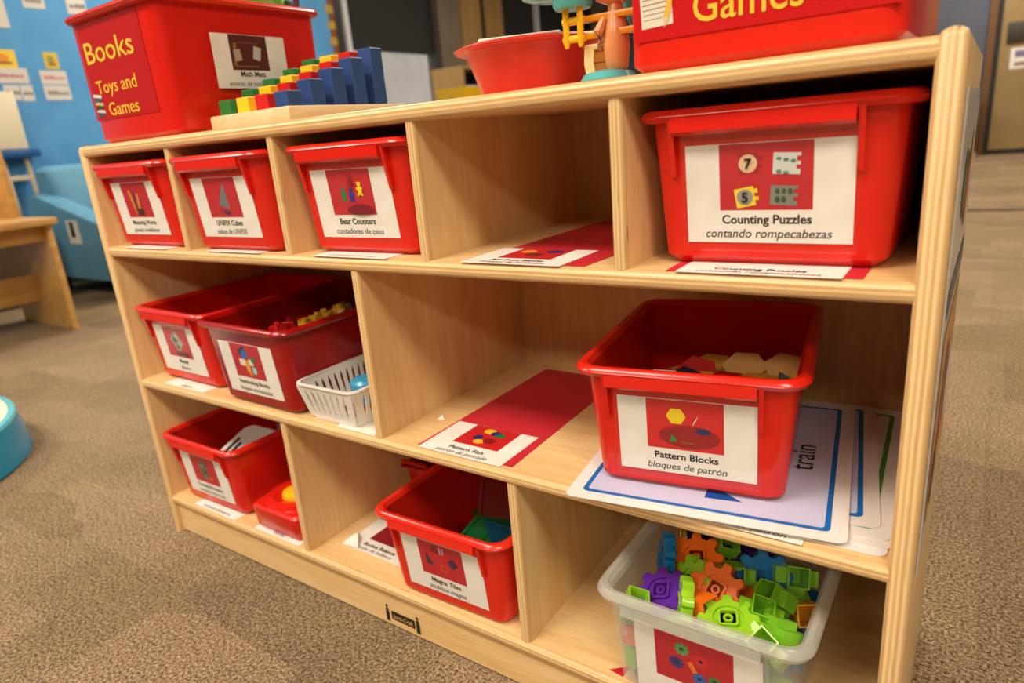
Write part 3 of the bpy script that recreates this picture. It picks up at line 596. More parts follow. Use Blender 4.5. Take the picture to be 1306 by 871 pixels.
shelf_card('label_card', 'white card strip with grey lettering under the Bear Counters tub', .545, .672, .0, .05, Z2+.0004, None, 'contadores de osos', sw=.08, ofs=.002)
shelf_card('label_card', 'white card strip on the shelf under the Money tub', .085, .205, .004, .05, Z3+.0003, None, 'dinero', sw=.03)
shelf_card('label_card', 'white scrap of card under the white slotted basket', .53, .602, .004, .06, Z3+.0003)
shelf_card('label_card', 'white card strip on the shelf under the Counting Dinosaurs tub', .09, .215, .002, .05, Z4+.0003, None, 'contando dinosaurios', sw=.08)
shelf_card('label_card', 'white card strip sticking out under the red box with yellow button', .268, .385, .004, .05, Z4+.0003, None, 'martillo', sw=.03)
shelf_card('label_card', 'white card reading de patrón under the big picture cards', 1.02, 1.135, .0, .06, Z3+.0003, None, 'bloques de patrón', sw=.085)
mat_sheet('red paper mat partly under the Magna Tiles tub', [(.447, .085), (.56, .085), (.56, .2), (.447, .2)], Z4+.0003)
bk = shelf_card('label_card', 'curled Bucket Balance card with a folded corner beside Magna Tiles tub', .447, .575, .042, .124, Z4+.0008, 'Bucket Balance', 'cubo de balance', [blob(-.008, .01, .006, (226, 190, 196), 10), blob(.002, .0, .007, (40, 30, 60), 10), blob(.012, .004, .007, (226, 180, 40), 10)], (-.035, .035, .03, .08), red=(140, 24, 36), tw=.066, sw=.07)
MB().add([(-.066, .001, .001), (-.03, .0005, .003), (-.064, .034, .001), (-.055, .02, .011), (-.048, .02, .0125)], [(0, 1, 4, 2), (0, 2, 3), (0, 3, 1), (1, 3, 4), (2, 4, 3)]).build('folded_corner', PAPER, bk, smooth=0)
tag(MB().add([(0, 0, 0), (.012, .002, 0), (.006, .012, 0), (.006, .006, .005)], [(0, 2, 1), (0, 1, 3), (1, 2, 3), (2, 0, 3)]).build('paper_scrap', PAPER, smooth=0), 'tiny white paper scrap beside the long red mat', 'scrap').location = (.645, .082, Z3)
tag(MB().prism([(0, 0), (.018, -.002), (.02, .018)], 0, .0004).build('red_paper_corner', plain('red_paper', (190, 30, 40), .5), smooth=0), 'red paper corner peeping out under the clear gear tub', 'paper').location = (.932, .012, Z4+.0002)
def big_card(label, c, yaw, z, w_, h_, line, fill, lw=.005, extra=None):
    """laminated learning card with a coloured frame line"""
    e = tag(empty('picture_card', (c[0], c[1], z), R(yaw)), label, 'card')
    MB().prism([q[:2] for q in rrect(-w_, 0, 0, h_, .008, 0, 4)], 0, .0009).build('sheet', plain('card_white', (232, 228, 224), .3), e, smooth=0)
    M = plane_matrix((0, 0, .0009), (1, 0, 0), (0, 1, 0)); i = .014
    P = [([q[:2] for q in rrect(-w_+i, -i, i, h_-i, .006, 0, 4)], line), ([q[:2] for q in rrect(-w_+i+lw, -i-lw, i+lw, h_-i-lw, .004, 0, 4)], fill)]
    flat_art(e, M, P+(extra or []), 'print', lift=.0002)
    return e, M
LAV, BL, GR = (196, 196, 224), (24, 104, 180), (70, 140, 50)
# (front-right corner, yaw)
big_card('lowest picture card of the fanned stack, blue frame line', (1.199, .012), 2.0, Z3+.0005, .27, .30, BL, (222, 222, 228))
big_card('green framed picture card low in the fanned stack', (1.2005, .022), 1.2, Z3+.0015, .25, .305, GR, (226, 224, 222), lw=.003)
big_card('green framed picture card just above another in the fanned stack', (1.1995, .034), 2.6, Z3+.0026, .25, .295, GR, (214, 216, 206))
big_card('blue framed picture card half hidden under the train card', (1.190, .05), 8.0, Z3+.0037, .26, .285, BL, LAV)
e, M = big_card('top picture card printed with the word train, blue frame line', (1.1695, .009), 7.5, Z3+.0060, .262, .312, BL, LAV,
   extra=[([(-.128, .038), (-.092, .04), (-.128, .065)], (24, 80, 160)), (rect(-.073, .135, -.063, .165), (226, 180, 50)), (rect(-.078, .055, -.070, .085), (90, 110, 80))])
Mt = M @ Matrix.Translation((-.036, .155, 0)) @ Matrix.Rotation(R(90), 4, 'Z')
put_text(e, Mt, 'train', .034, (0, 0), INK, bold=.004, lift=.0007, width=.06, name='word')
big_card('plain white backed picture card directly under the train card', (1.163, .012), 6.5, Z3+.0048, .25, .30, BL, LAV)

# ------------------------------------------------------------------ white slotted basket
bs = tag(empty('slotted_basket', (.5175, .000, Z3+.0012)), 'small white plastic basket with slotted sides on the middle shelf', 'basket')
hw, dep, hh, tb = .058, .15, .056, .010
def bring(k, z, ins=0):   # k 0 bottom .. 1 top
    t_ = tb*(1-k); return rrect(-hw+t_+ins, hw-t_-ins, t_+ins, dep-t_-ins, .014, z, 4)
MB().loft([bring(0, 0), bring(.1, .006), bring(.1, .006, .002), bring(0, .002, .003)]).build('base', WHITE_PL, bs)
MB().loft([bring(1, hh-.006), bring(1.25, hh-.002), bring(1.2, hh), bring(1, hh, .002), bring(1, hh-.006, .002), bring(1, hh-.006)], cap0=False, cap1=False).build('rim', WHITE_PL, bs)
def P(side, s_, k):
    """point on the outer wall: side, along 0..1, height 0..1"""
    t_ = tb*(1-k); z = .004+(hh-.009)*k
    if side == 0: return Vector((-hw+t_+s_*(2*hw-2*t_), t_, z))
    if side == 1: return Vector((hw-t_, t_+s_*(dep-2*t_), z))
    if side == 2: return Vector((hw-t_-s_*(2*hw-2*t_), dep-t_, z))
    return Vector((-hw+t_, dep-t_-s_*(dep-2*t_), z))
NI = [Vector((0, .002, 0)), Vector((-.002, 0, 0)), Vector((0, -.002, 0)), Vector((.002, 0, 0))]
for side, nslot in ((0, 7), (1, 10), (2, 7), (3, 10)):
    mb = MB()
    def quad(s0, s1, k0, k1, t0=None, t1=None):
        a = [P(side, s0, k0), P(side, s1, k0), P(side, s1 if t1 is None else t1, k1), P(side, s0 if t0 is None else t0, k1)]
        b = [q+NI[side] for q in a]; mb.add([q[:] for q in a+b], [(0,1,2,3),(7,6,5,4),(0,4,5,1),(1,5,6,2),(2,6,7,3),(3,7,4,0)])
    quad(0.02, .98, 0, .16); quad(.02, .98, .9, 1)
    m0 = .1; pitch = (1-2*m0)/nslot; sl = .46
    xs = [.02]+[m0+pitch*(i+.5) for i in range(nslot)]+[.98]
    for i in range(nslot+1):
        a = xs[i]+(pitch*sl/2 if i else 0); b = xs[i+1]-(pitch*sl/2 if i < nslot else 0)
        ak = xs[i]+(pitch*.08 if i else 0); bk_ = xs[i+1]-(pitch*.08 if i < nslot else 0)
        quad(ak, bk_, .16, .5, a, b); quad(a, b, .5, .74); quad(a, b, .74, .9, ak, bk_)
    mb.build('slotted_side', WHITE_PL, bs, smooth=0)
tag(MB().lathe([(.012, 0), (.020, .003), (.021, .045), (.017, .049), (.006, .05)], n=22).build('blue_disc', plastic_mat('sky_blue_plastic', (60, 160, 206))), 'sky blue round plastic piece inside the white slotted basket', 'toy piece').location = (.537, .06, Z3+.004)
for k, (x, y) in enumerate(((.53, .035), (.548, .045))): tag(MB().bbox((-.008, -.008, 0), (.008, .008, .016), .001).build('red_cube', plastic_mat('red_cube_plastic', (150, 20, 26))), 'small dark red cube lying inside the white slotted basket', 'cube', 'red cubes in the basket').location = (x, y, Z3+.004)

# ------------------------------------------------------------------ red box with a round dome and yellow button
rb = tag(empty('button_box', (.3245, .010, Z4+.001)), 'flat red plastic box with a raised ring and yellow button', 'toy')
MB().loft([rrect(-.056, .056, .004, .13, .012, 0), rrect(-.06, .06, .0, .135, .014, .006), rrect(-.062, .062, -.002, .137, .014, .04), rrect(-.058, .058, .002, .133, .014, .044)]).build('case', RED, rb)
MB().lathe([(.056, .043), (.054, .049), (.044, .052), (.03, .047)], (-.004, .058, 0), n=36).build('raised_ring', RED, rb)
MB().lathe([(.027, .046), (.026, .053), (.015, .057), (.003, .058)], (-.004, .056, 0), n=30).build('button', plastic_mat('yellow_button', (246, 188, 30)), rb)

# small red tub far back behind the Magna Tiles bin
sb = tag(empty('small_tub', (.486, .215, Z4+.001)), 'small dark red tub with a handle at the back behind the Magna Tiles bin', 'tub')
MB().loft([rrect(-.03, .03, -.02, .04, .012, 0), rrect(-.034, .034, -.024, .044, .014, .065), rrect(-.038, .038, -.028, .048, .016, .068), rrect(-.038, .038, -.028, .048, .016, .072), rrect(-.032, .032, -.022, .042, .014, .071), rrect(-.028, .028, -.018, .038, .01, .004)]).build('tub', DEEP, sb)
MB().tube([(-.034, -.026, .07), (-.026, -.032, .084), (.026, -.032, .084), (.034, -.026, .07)], .004).build('handle', DEEP, sb)

# ------------------------------------------------------------------ contents of the bins
def lay(o, x, y, z, rx=0, ry=0, rz=0): o.location = (x, y, z); o.rotation_euler = (R(rx), R(ry), R(rz)); return o
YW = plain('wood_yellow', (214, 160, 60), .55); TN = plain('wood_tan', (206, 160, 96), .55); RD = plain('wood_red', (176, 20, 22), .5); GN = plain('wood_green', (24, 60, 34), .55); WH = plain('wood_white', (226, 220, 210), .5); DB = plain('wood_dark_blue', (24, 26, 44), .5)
def pat(kind, mat):
    pts = {'hex': ngon(0, 0, .025, 6), 'trap': [(-.025, -.011), (.025, -.011), (.0125, .011), (-.0125, .011)], 'rho': [(-.018, 0), (0, -.011), (.018, 0), (0, .011)], 'tri': ngon(0, 0, .0145, 3), 'sq': rect(-.0125, -.0125, .0125, .0125)}[kind]
    return MB().prism(pts, 0, .0095).build('pattern_block', mat, smooth=0)
def pb_at(x, y, z):   # position in the tub's own frame
    c, s_ = math.cos(R(8.5)), math.sin(R(8.5)); return (1.0215+x*c-y*s_, .012+x*s_+y*c, Z3+.0071+z)
NM = {'hex': 'hexagon', 'trap': 'trapezoid', 'rho': 'rhombus', 'tri': 'triangle', 'sq': 'square'}
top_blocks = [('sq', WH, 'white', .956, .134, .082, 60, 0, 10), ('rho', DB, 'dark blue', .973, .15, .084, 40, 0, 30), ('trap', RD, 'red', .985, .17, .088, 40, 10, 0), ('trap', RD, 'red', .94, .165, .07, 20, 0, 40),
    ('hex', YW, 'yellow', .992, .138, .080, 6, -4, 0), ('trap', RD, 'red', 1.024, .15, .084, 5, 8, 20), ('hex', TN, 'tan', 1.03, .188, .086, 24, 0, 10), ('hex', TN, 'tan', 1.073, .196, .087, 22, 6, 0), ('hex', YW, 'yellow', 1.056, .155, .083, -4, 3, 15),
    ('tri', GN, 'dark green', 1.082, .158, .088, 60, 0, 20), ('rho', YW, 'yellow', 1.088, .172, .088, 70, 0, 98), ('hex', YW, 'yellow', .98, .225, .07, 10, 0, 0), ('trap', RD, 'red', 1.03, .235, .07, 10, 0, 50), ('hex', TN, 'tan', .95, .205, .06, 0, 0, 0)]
BL_ = ['small white square block tipped up beside a dark blue block', 'dark blue rhombus block next to the white square block', 'red trapezoid block leaning behind the dark blue block', 'red trapezoid block sunk against the side of the Pattern Blocks tub',
    'yellow hexagon block lying flat beside the white square block', 'red trapezoid block lying between two yellow hexagon blocks', 'tan hexagon block tilted behind the middle red trapezoid block', 'tan hexagon block tilted behind the yellow one by the tub side', 'yellow hexagon block lying flat in front of the two tan ones',
    'dark green triangle block beside the tub wall in the Pattern Blocks tub', 'yellow rhombus block on edge against the tub wall', 'yellow hexagon block at the dark back of the Pattern Blocks tub', 'red trapezoid block at the dark back of the Pattern Blocks tub', 'tan hexagon block low in the back corner of the Pattern Blocks tub']
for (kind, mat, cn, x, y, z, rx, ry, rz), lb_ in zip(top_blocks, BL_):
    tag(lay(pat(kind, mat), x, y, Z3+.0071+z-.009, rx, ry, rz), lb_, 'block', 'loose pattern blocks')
heap_mb = MB(); HEAPM = [YW, RD, TN]
for k in range(5):
    for j, (px_, py_) in enumerate(((-.05, .075), (0, .08), (.05, .075), (-.05, .13), (0, .135), (.05, .13), (-.05, .19), (0, .19), (.05, .19))):
        if k == 4: continue
        mi = (j+k) % 3; pts = ngon(0, 0, .025, 6) if mi != 1 else [(-.025, -.011), (.025, -.011), (.0125, .011), (-.0125, .011)]
        heap_mb.prism([(px_+a, py_+b) for a, b in rot(pts, 0, 0, 20*j+35*k)], .0045+k*.0145, .0045+k*.0145+.0135, mi)
hp = tag(heap_mb.build('pattern_block_heap', HEAPM, smooth=0), 'heap of wooden blocks filling the Pattern Blocks tub below the loose ones', 'blocks'); hp['kind'] = 'stuff'
hp.location = (1.0215, .012, Z3+.0071); hp.rotation_euler = (0, 0, R(8.5))
# interlocking cubes heaped at the back of the dark tub
def ilcube(mat):
    mb = MB().bbox((-.01, -.01, 0), (.01, .01, .02), .0012, seg=1); mb.lathe([(.005, .019), (.005, .025)], n=10); return mb.build('interlocking_cube', mat)
IY, IR, IG, IW = plastic_mat('cube_yellow', (226, 176, 44)), plastic_mat('cube_red', (170, 14, 22)), plastic_mat('cube_grey', (150, 138, 110)), plastic_mat('cube_white', (206, 206, 200))
heap = [(IR, 'dark red', .366, .055, .097), (IR, 'dark red', .364, .082, .098), (IY, 'yellow', .393, .083, .099), (IY, 'yellow', .392, .107, .1), (IY, 'yellow', .389, .13, .101), (IY, 'yellow', .39, .152, .103), (IG, 'tan', .386, .176, .102), (IW, 'white', .412, .148, .095), (IW, 'white', .41, .19, .096)]
cube_heap = MB()
for k in range(4):
    for j in range(24):
        x, y = .3+.0225*(j % 6)+random.uniform(-.002, .002), .045+.055*(j//6)+random.uniform(-.006, .006)
        cube_heap.bbox((x-.009, y-.009, .005+.0235*k), (x+.009, y+.009, .0285+.0235*k), .001, (j+k) % 3 if j % 3 else 0, 1)
ch_ = tag(cube_heap.build('cube_heap', [IR, IY, IG], smooth=0), 'heap of plastic cubes filling the dark red tub below the loose ones', 'cubes'); ch_['kind'] = 'stuff'; ch_.location = (0, 0, Z3)
CLB = ['red interlocking cube at the end of the row, away from yellow', 'red interlocking cube next to the first yellow cube', 'yellow interlocking cube beside the red cubes in the dark tub', 'yellow interlocking cube second from the red cubes', 'yellow interlocking cube third from the red cubes', 'yellow interlocking cube touching the tan cube',
    'tan interlocking cube behind the yellow cubes in the dark tub', 'white interlocking cube tucked beside the last yellow cube', 'white interlocking cube beside the tan cube against the tub wall']
for i, (m, cn, x, y, z) in enumerate(heap):
    tag(lay(ilcube(m), x, y, Z3+z, 12*(i % 3)-10, 10*(i % 4)-14, 27*i), CLB[i], 'cube', 'interlocking cubes')
# counting-dinosaur tub: folded white pouch and clear bag
pc = tag(empty('white_pouch', (.168, .086, Z4+.086)), 'white pouch with black marks inside the Counting Dinosaurs tub', 'pouch'); pc.rotation_euler = (R(16), R(6), R(10))
MB().loft([rrect(-.042, .042, -.05, .05, .02, 0), rrect(-.046, .046, -.054, .054, .022, .008), rrect(-.04, .04, -.048, .048, .02, .016)]).build('pouch', plain('pouch_white', (206, 202, 196), .5), pc)
flat_art(pc, plane_matrix((0, 0, .0165), (1, 0, 0), (0, 1, 0)), [(rect(-.03, -.03, -.024, .01), (30, 28, 30)), (rect(-.018, -.032, -.012, 0), (30, 28, 30)), (rect(-.006, -.03, -.001, -.01), (30, 28, 30))], 'print')
gb = tag(empty('plastic_bag', (.182, .188, Z4+.095)), 'crumpled clear plastic bag deep in the Counting Dinosaurs tub', 'bag')
random.seed(3); bm = bmesh.new(); bmesh.ops.create_icosphere(bm, subdivisions=2, radius=.045)
for q in bm.verts: q.co *= random.uniform(.75, 1.1); q.co.z *= .55
MB().bm(bm).build('bag', see_through('bag_film', (170, 168, 178), .35, .12), gb, smooth=0)
for i in range(8):
    bm = bmesh.new(); bmesh.ops.create_icosphere(bm, subdivisions=2, radius=.014)
    for q in bm.verts: q.co.x *= 1.5; q.co.z *= .8
    o = MB().bm(bm); o.tube([(.015, 0, .004), (.026, 0, .02), (.032, 0, .02)], [.005, .0035, .004], 8); o.tube([(-.015, 0, 0), (-.035, 0, .004)], [.005, .001], 8)
    for lx in (-.01, .01):
        for ly in (-.007, .007): o.tube([(lx, ly, 0), (lx, ly, -.016)], .0035, 6)
    cn, cc = (('grey', (70, 70, 74)), ('dark green', (30, 70, 44)), ('dark red', (120, 20, 26)))[i % 3]
    tag(lay(o.build('dinosaur_counter', plastic_mat('dino_'+cn.replace(' ', '_'), cc)), .08+.035*(i % 4), .09+.1*(i//4), Z4+.024, 0, 0, 50*i), f'small {cn} dinosaur counter in the bottom shelf end tub', 'toy dinosaur', 'dinosaur counters')
# magnetic tiles
def mtile(rgb, tri=False):
    e = empty('magnetic_tile'); s_ = .036
    body = ngon(0, 0, s_*.9, 3) if tri else rect(-s_, -s_, s_, s_); n = len(body)
    MB().prism([(x*.86, y*.86) for x, y in body], -.0015, .0015).build('pane', see_through('tile_pane', rgb, .6, .08), e, smooth=0)
    f = MB(); inn = [(x*.86, y*.86) for x, y in body]
    f.loft([[(x, y, -.003) for x, y in body], [(x, y, .003) for x, y in body], [(x, y, .003) for x, y in inn], [(x, y, -.003) for x, y in inn], [(x, y, -.003) for x, y in body]], cap0=False, cap1=False).build('border', see_through('tile_border', rgb, .8, .1), e, smooth=0)
    return e
MLB = ['green see-through square tile lying uppermost at the tub front', 'green see-through square tile just under the uppermost green one', 'dark red see-through square tile standing tilted behind the green tiles', 'dark red see-through square tile leaning on another dark red one', 'dark red see-through triangle tile leaning in the Magna Tiles tub',
    'deep blue square tile tilted at the dark back of the Magna Tiles tub', 'deep blue square tile lying flatter at the dark back of the tub', 'deep blue square tile buried below the dark red tiles', 'green square tile flat on the Magna Tiles tub floor', 'dark red square tile flat on the Magna Tiles tub floor', 'green see-through triangle tile in the front corner of the tub', 'teal see-through triangle tile on top of the green tiles']
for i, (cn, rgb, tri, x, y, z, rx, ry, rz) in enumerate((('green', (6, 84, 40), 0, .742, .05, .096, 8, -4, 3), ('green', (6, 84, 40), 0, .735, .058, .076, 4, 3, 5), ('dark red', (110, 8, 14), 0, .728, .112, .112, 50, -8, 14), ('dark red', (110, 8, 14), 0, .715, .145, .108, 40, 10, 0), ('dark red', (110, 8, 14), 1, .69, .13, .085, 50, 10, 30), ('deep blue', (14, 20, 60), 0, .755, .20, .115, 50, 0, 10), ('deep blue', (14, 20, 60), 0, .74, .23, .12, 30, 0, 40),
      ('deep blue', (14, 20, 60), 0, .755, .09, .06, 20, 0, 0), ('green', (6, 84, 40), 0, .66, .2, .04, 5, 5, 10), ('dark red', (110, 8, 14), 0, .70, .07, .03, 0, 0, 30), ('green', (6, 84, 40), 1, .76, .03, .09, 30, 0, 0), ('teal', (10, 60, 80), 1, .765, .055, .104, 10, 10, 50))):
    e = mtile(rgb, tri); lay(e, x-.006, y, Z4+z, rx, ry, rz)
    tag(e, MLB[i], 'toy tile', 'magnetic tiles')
# gears and connectors in the clear tub
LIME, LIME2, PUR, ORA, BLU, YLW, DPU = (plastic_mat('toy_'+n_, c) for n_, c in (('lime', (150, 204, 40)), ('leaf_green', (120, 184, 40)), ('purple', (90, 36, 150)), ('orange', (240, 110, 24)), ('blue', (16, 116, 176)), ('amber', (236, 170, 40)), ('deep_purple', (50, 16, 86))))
def gear(mat, r=.031, th=.013):
    e = empty('toy_gear')
    outer = gear_pts(r, 8, depth=.23); hub = [q[:2] for q in rrect(-.010, .010, -.010, .010, .002, 0, 1)]
    o = MB(); o.loft([[(x*.96, y*.96, -th/2) for x, y in outer], [(x, y, -th/2+.0015) for x, y in outer], [(x, y, th/2-.0015) for x, y in outer], [(x*.96, y*.96, th/2) for x, y in outer], [(x*.5, y*.5, th/2) for x, y in ngon(0, 0, r, 48)], [(x*.5, y*.5, th/2-.003) for x, y in ngon(0, 0, r, 48)]])
    o.build('gear_wheel', mat, e)
    h = MB(); inn = [(x*.78, y*.78) for x, y in hub]
    h.loft([[(x, y, th/2-.003) for x, y in hub], [(x, y, th/2+.001) for x, y in hub], [(x, y, th/2+.001) for x, y in inn], [(x, y, th/2-.003) for x, y in inn]]).build('square_hub', mat, e, smooth=0)
    MB().lathe([(.005, th/2-.004), (.005, th/2), (.0028, th/2), (.0028, th/2-.004)], n=14).build('peg_socket', mat, e)
    return e
def connector(mat, arms=True):
    e = empty('gear_connector'); s_, t_ = .0115, .0016
    o = MB(); out = rect(-s_, -s_, s_, s_); inn = rect(-s_+t_, -s_+t_, s_-t_, s_-t_)
    L_ = .017
    o.loft([[(x, y, -L_) for x, y in out], [(x, y, L_) for x, y in out], [(x, y, L_) for x, y in inn], [(x, y, -L_+.002) for x, y in inn]]).build('tube', mat, e, smooth=0)
    if arms:
        for dx, dy in ((1, 0), (-1, 0), (0, -1)):
            a = MB(); a.box((dx*s_-(.001 if dx == 0 else 0)-(.0085 if dx == 0 else 0), dy*s_-(.0085 if dy == 0 else 0), -.0085), (dx*(s_+.011)+(.0085 if dx == 0 else 0), dy*(s_+.011)+(.0085 if dy == 0 else 0), .0085)); a.build('side_clip', mat, e, smooth=0)
    for sx in (-1, 1): MB().lathe([(.0018, 0), (.0015, .002)], (sx*.005, 0, 0), 8).xf(Matrix.Translation((0, -s_, 0)) @ Matrix.Rotation(R(90), 4, 'X')).build('stud', mat, e)
    return e
PROTO = {}
def piece(kind, key, cn, x, y, z, rx, ry, rz, label=None):
    mats = {'lime': LIME, 'leaf green': LIME2, 'purple': PUR, 'orange': ORA, 'blue': BLU, 'amber': YLW, 'dark purple': DPU}
    k = (kind, key)
    if k not in PROTO: PROTO[k] = e = (gear(mats[key]) if kind == 'g' else connector(mats[key], kind == 'c'))
    else: e = copy_tree(PROTO[k])
    lay(e, x, y, z, rx, ry, rz); nm = {'g': 'toy gear', 'c': 'square gear connector with side clips', 't': 'plain square tube connector'}[kind]
    tag(e, label or f'{key} plastic {nm} deep in the clear tub', 'toy gear' if kind == 'g' else 'toy connector', f'{key} {"gears" if kind == "g" else "connectors"} in the clear tub')
G0 = Z4
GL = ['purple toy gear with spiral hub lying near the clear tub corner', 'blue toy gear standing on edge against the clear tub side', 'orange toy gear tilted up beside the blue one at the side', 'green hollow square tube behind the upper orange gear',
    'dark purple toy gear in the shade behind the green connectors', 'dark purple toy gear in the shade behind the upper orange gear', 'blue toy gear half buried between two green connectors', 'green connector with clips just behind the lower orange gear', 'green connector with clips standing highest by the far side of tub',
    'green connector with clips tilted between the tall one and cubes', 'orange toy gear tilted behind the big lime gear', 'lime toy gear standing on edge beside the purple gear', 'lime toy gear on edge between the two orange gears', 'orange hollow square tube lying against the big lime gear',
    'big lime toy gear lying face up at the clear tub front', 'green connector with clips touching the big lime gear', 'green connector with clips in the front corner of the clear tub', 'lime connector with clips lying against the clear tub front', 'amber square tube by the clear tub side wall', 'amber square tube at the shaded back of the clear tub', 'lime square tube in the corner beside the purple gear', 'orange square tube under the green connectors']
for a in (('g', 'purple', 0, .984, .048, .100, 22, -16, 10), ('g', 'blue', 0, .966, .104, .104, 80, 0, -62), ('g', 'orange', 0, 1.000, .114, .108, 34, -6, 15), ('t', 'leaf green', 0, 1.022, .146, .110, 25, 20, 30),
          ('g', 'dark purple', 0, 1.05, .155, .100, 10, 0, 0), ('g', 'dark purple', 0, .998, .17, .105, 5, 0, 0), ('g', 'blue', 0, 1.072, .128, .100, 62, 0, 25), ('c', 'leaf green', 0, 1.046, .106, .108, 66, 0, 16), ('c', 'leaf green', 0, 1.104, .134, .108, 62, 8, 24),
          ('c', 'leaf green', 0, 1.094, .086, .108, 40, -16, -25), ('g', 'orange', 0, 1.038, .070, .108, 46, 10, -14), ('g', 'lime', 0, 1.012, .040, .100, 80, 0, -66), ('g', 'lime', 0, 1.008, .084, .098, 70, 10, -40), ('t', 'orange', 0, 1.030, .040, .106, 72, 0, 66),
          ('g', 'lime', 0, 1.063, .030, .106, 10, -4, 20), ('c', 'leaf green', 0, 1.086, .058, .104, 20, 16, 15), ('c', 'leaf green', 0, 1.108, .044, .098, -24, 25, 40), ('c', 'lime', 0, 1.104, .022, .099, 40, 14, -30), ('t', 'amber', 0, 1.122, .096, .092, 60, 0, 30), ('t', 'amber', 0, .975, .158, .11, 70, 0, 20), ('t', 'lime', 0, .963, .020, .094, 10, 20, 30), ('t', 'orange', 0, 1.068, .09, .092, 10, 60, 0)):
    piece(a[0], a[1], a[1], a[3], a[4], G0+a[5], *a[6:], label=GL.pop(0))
random.seed(11)
low = [('g', 'lime'), ('g', 'orange'), ('t', 'orange'), ('c', 'leaf green'), ('g', 'purple'), ('c', 'lime'), ('t', 'leaf green'), ('g', 'blue')]
for i in range(28):
    k, c = low[i % 8]; gx, gy, gz = i % 4, (i//4) % 4, i//16
    piece(k, c, c, .987+gx*.036+random.uniform(-.003, .003), .046+gy*.05+random.uniform(-.005, .005), G0+.026+.036*gz, random.uniform(-18, 18), random.uniform(-18, 18), random.uniform(0, 180))
for i, (k, c, x, y, z) in enumerate((('t', 'orange', .969, .021, .062), ('t', 'lime', .971, .023, .03), ('t', 'orange', 1.085, .018, .068), ('t', 'lime', 1.11, .022, .045), ('t', 'lime', 1.045, .016, .078), ('t', 'orange', 1.10, .024, .02), ('t', 'lime', 1.01, .016, .08))): piece(k, c, c, x, y, G0+z, 84, 0, 90)

# ------------------------------------------------------------------ background furniture
WB = wood_mat('bench_wood', (206, 160, 92), (218, 174, 108), (190, 142, 76), 1, .4)
bn = tag(empty('wooden_bench', (-2.38, .75, 0)), 'low light wooden bench with slab end panel by the soft blue chair', 'bench')
for yy in (-.02, -1.3): MB().bbox((-.27, yy, 0), (.265, yy+.025, .475), .004).build('end_panel', WB, bn)
MB().bbox((-.28, -1.32, .475), (.315, .015, .505), .006).build('seat', WB, bn)
MB().bbox((.20, -1.28, .405), (.225, -.02, .475), .003).build('apron', WB, bn)
MB().bbox((-.03, -1.28, .12), (-.005, -.02, .245), .003).build('stretcher', WB, bn)
MB().bbox((-.27, -.02, .504), (-.036, .005, .83), .004).build('upright_panel', WB, bn)
mb = MB(); mb.loft([[(-.28, -1.3, .505), (-.255, -1.3, .505), (-.255, -.005, .505), (-.28, -.005, .505)], [(-.36, -1.3, .88), (-.335, -1.3, .88), (-.335, -.005, .88), (-.36, -.005, .88)]]).build('backrest', WB, bn)
CH = mottled('soft_blue_vinyl', (92, 150, 180), (104, 162, 192), 8, .55)
ch = tag(empty('soft_chair', (-3.02, 1.17, 0)), 'soft light blue armchair with a paper tag on its side', 'armchair')
def side_arm(y0, y1):
    pts = [(-.42, .09), (.45, .09), (.50, .14), (.50, .36), (.46, .40), (-.30, .58), (-.38, .575), (-.42, .54)]
    mb = MB(); q = [(x, y0, z) for x, z in pts]; rings = [[(x*.96, y0, .33+(z-.33)*.95) for x, z in pts], [(x, y0+.025, z) for x, z in pts], [(x, y1-.025, z) for x, z in pts], [(x*.96, y1, .33+(z-.33)*.95) for x, z in pts]]
    return mb.loft(rings)
side_arm(0, .12).build('armrest', CH, ch); side_arm(.62, .74).build('armrest', CH, ch)
MB().bbox((-.25, .115, .1), (.46, .625, .34), .03, seg=3).build('seat_cushion', CH, ch)
mb = MB(); mb.loft([rrect(-.42, -.2, .08, .66, .05, .1), rrect(-.42, -.19, .08, .66, .05, .6), rrect(-.40, -.22, .06, .68, .05, .70), rrect(-.36, -.26, .1, .64, .04, .73)]).build('backrest', CH, ch)
for x in (-.34, .4):
    for y in (.06, .66): MB().lathe([(.03, 0), (.03, .1)], (x, y, 0), 12).build('foot', plain('black_foot', (24, 22, 22), .6), ch)
tg = MB().box((.03, -.004, .30), (.16, .001, .43)).build('side_tag', PAPER, ch, smooth=0)
flat_art(tg, plane_matrix((.095, -.004, .365), (1, 0, 0), (0, 0, 1)), [(rect(-.03, -.03, .02, .055), (30, 34, 30)), (ngon(.0, .02, .02, 10), (44, 80, 50))], 'print')
tag(MB().bbox((-.06, -.05, 0), (.06, .05, .03), .008).build('blue_pillow', plain('royal_blue_cloth', (26, 70, 160), .7)), 'royal blue folded cloth lying on the soft chair seat', 'cloth').location = (-2.85, 1.5, .341)
es = tag(empty('easel', (-3.52, 1.12, 0)), 'childs easel with cream board and blue tray behind the armchair', 'easel')
M_ = Matrix.Rotation(R(-8), 4, 'Y')
MB().bbox((-.02, -.35, .84), (.0, .17, 1.16), .006).xf(Matrix.Translation((.02, 0, 0))).build('board', plain('cream_board', (226, 214, 182), .5), es)
MB().bbox((-.06, -.36, .79), (.055, .215, .835), .01).build('tray', plastic_mat('navy_tray', (24, 82, 140)), es)
for y in (-.3, .02, .145): MB().tube([(.0, y, .8), (.02, y+.02, 0)], .014, 8).build('leg', plain('pale_wood_leg', (206, 190, 160), .5), es)
MB().bbox((-.02, -.3, .66), (.01, .16, .69), .004).build('cross_bar', plain('pale_wood_leg', (206, 190, 160), .5), es)
mb = MB(); mb.tube([(.02, .03+.05*math.cos(R(20*i)), 1.16+.035*math.sin(R(20*i))) for i in range(0, 10)], .009, 8); mb.build('handle_ring', plain('cream_board', (226, 214, 182), .5), es)
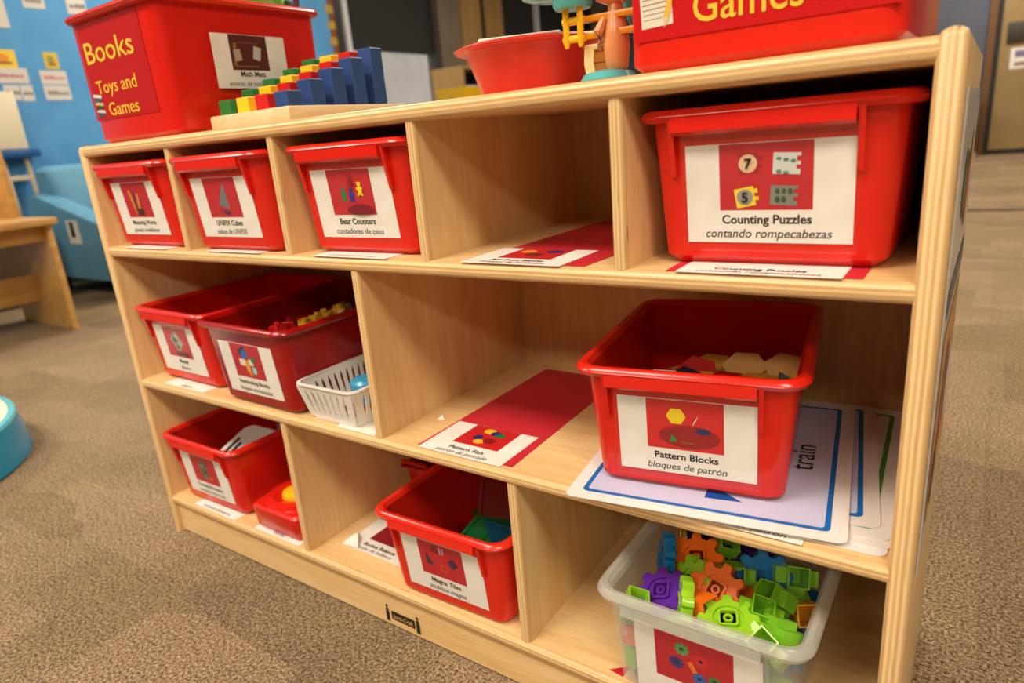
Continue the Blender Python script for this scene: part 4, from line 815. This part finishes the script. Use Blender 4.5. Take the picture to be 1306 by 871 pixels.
bx = tag(empty('toy_crate', (-3.16, .70, 0)), 'brown crate of dark red toys between the bench and armchair', 'crate')
MB().loft([rrect(-.12, .12, -.2, .26, .02, 0), rrect(-.12, .12, -.2, .26, .02, .5), rrect(-.105, .105, -.185, .245, .015, .5), rrect(-.105, .105, -.185, .245, .015, .45)]).build('box', plain('crate_brown', (90, 66, 44), .7), bx)
for i in range(5): MB().bbox((-.07, -.16+.085*i, .45), (.07, -.09+.085*i, .55+.02*(i % 2)), .006).build('toy', plain('crate_toy', [(130, 26, 26), (36, 30, 30), (150, 40, 20), (40, 34, 40), (120, 60, 20)][i], .6), bx)
# blue low stool at the left edge
so = tag(empty('round_stool', (-.925, -.318, 0)), 'low round blue plastic stool with cream top on the carpet', 'stool')
SB = plastic_mat('cyan_plastic', (14, 134, 176))
MB().lathe([(.385, 0), (.394, .006), (.390, .05), (.380, .100), (.37, .107)], n=64).build('body', SB, so)
MB().lathe([(.365, .100), (.382, .101), (.379, .1095), (.366, .1105), (.366, .1)], n=64).build('rim_band', plastic_mat('pale_cyan', (96, 196, 214)), so)
MB().lathe([(.367, .1), (.365, .1100), (.1, .1105)], n=64).build('top_pad', plain('cream_pad', (232, 222, 204), .5), so)
# bookcase seen between the post board and the bowl
bc = tag(empty('bookcase', (-2.0, 3.62, 0)), 'wooden bookcase with pale boxes far behind the red bowl', 'bookcase')
for y in (0, .55, 1.1): MB().box((-.3, y, 0), (0, y+.02, 1.19)).build('upright', TAN, bc, smooth=0)
for z in (.04, .48, .86, 1.17): MB().box((-.3, .02, z), (-.001, 1.1, z+.02)).build('bookcase_shelf', TAN, bc, smooth=0)
MB().box((-.305, 0, 0), (-.298, 1.12, 1.19)).build('bookcase_back', plain('bookcase_back', (70, 56, 40), .7), bc, smooth=0)
for k, (y, rgb, lab_) in enumerate(((.06, (150, 158, 176), 'pale grey box'), (.3, (70, 74, 110), 'slate blue box'), (.6, (176, 170, 160), 'cream box'), (.85, (60, 60, 90), 'dark blue box'))):
    tag(MB().bbox((-.25, y, .881), (-.02, y+.2, 1.06-.02*k), .006).build('storage_box', plain('box_card', rgb, .6)), lab_+' on the upper shelf of the far bookcase', 'box').location = (-2.0, 3.62, 0)
yt = tag(MB().loft([rrect(-.12, .12, -.22, .22, .03, 0), rrect(-.13, .13, -.24, .24, .03, .09), rrect(-.12, .12, -.23, .23, .03, .09), rrect(-.11, .11, -.21, .21, .03, .006)]).build('yellow_tray', plastic_mat('yellow_tray_plastic', (222, 180, 20))), 'yellow plastic tray on a small table beside the far bookcase', 'tray'); yt.location = (-1.62, 3.22, .90)
tb_ = tag(empty('side_table', (-1.62, 3.22, 0)), 'small table carrying a yellow tray beside the far bookcase', 'table')
MB().bbox((-.22, -.3, .87), (.22, .3, .899), .005).build('tabletop', TAN, tb_)
for x in (-.18, .18):
    for y in (-.26, .26): MB().box((x-.02, y-.02, 0), (x+.02, y+.02, .87)).build('leg', TAN, tb_, smooth=0)
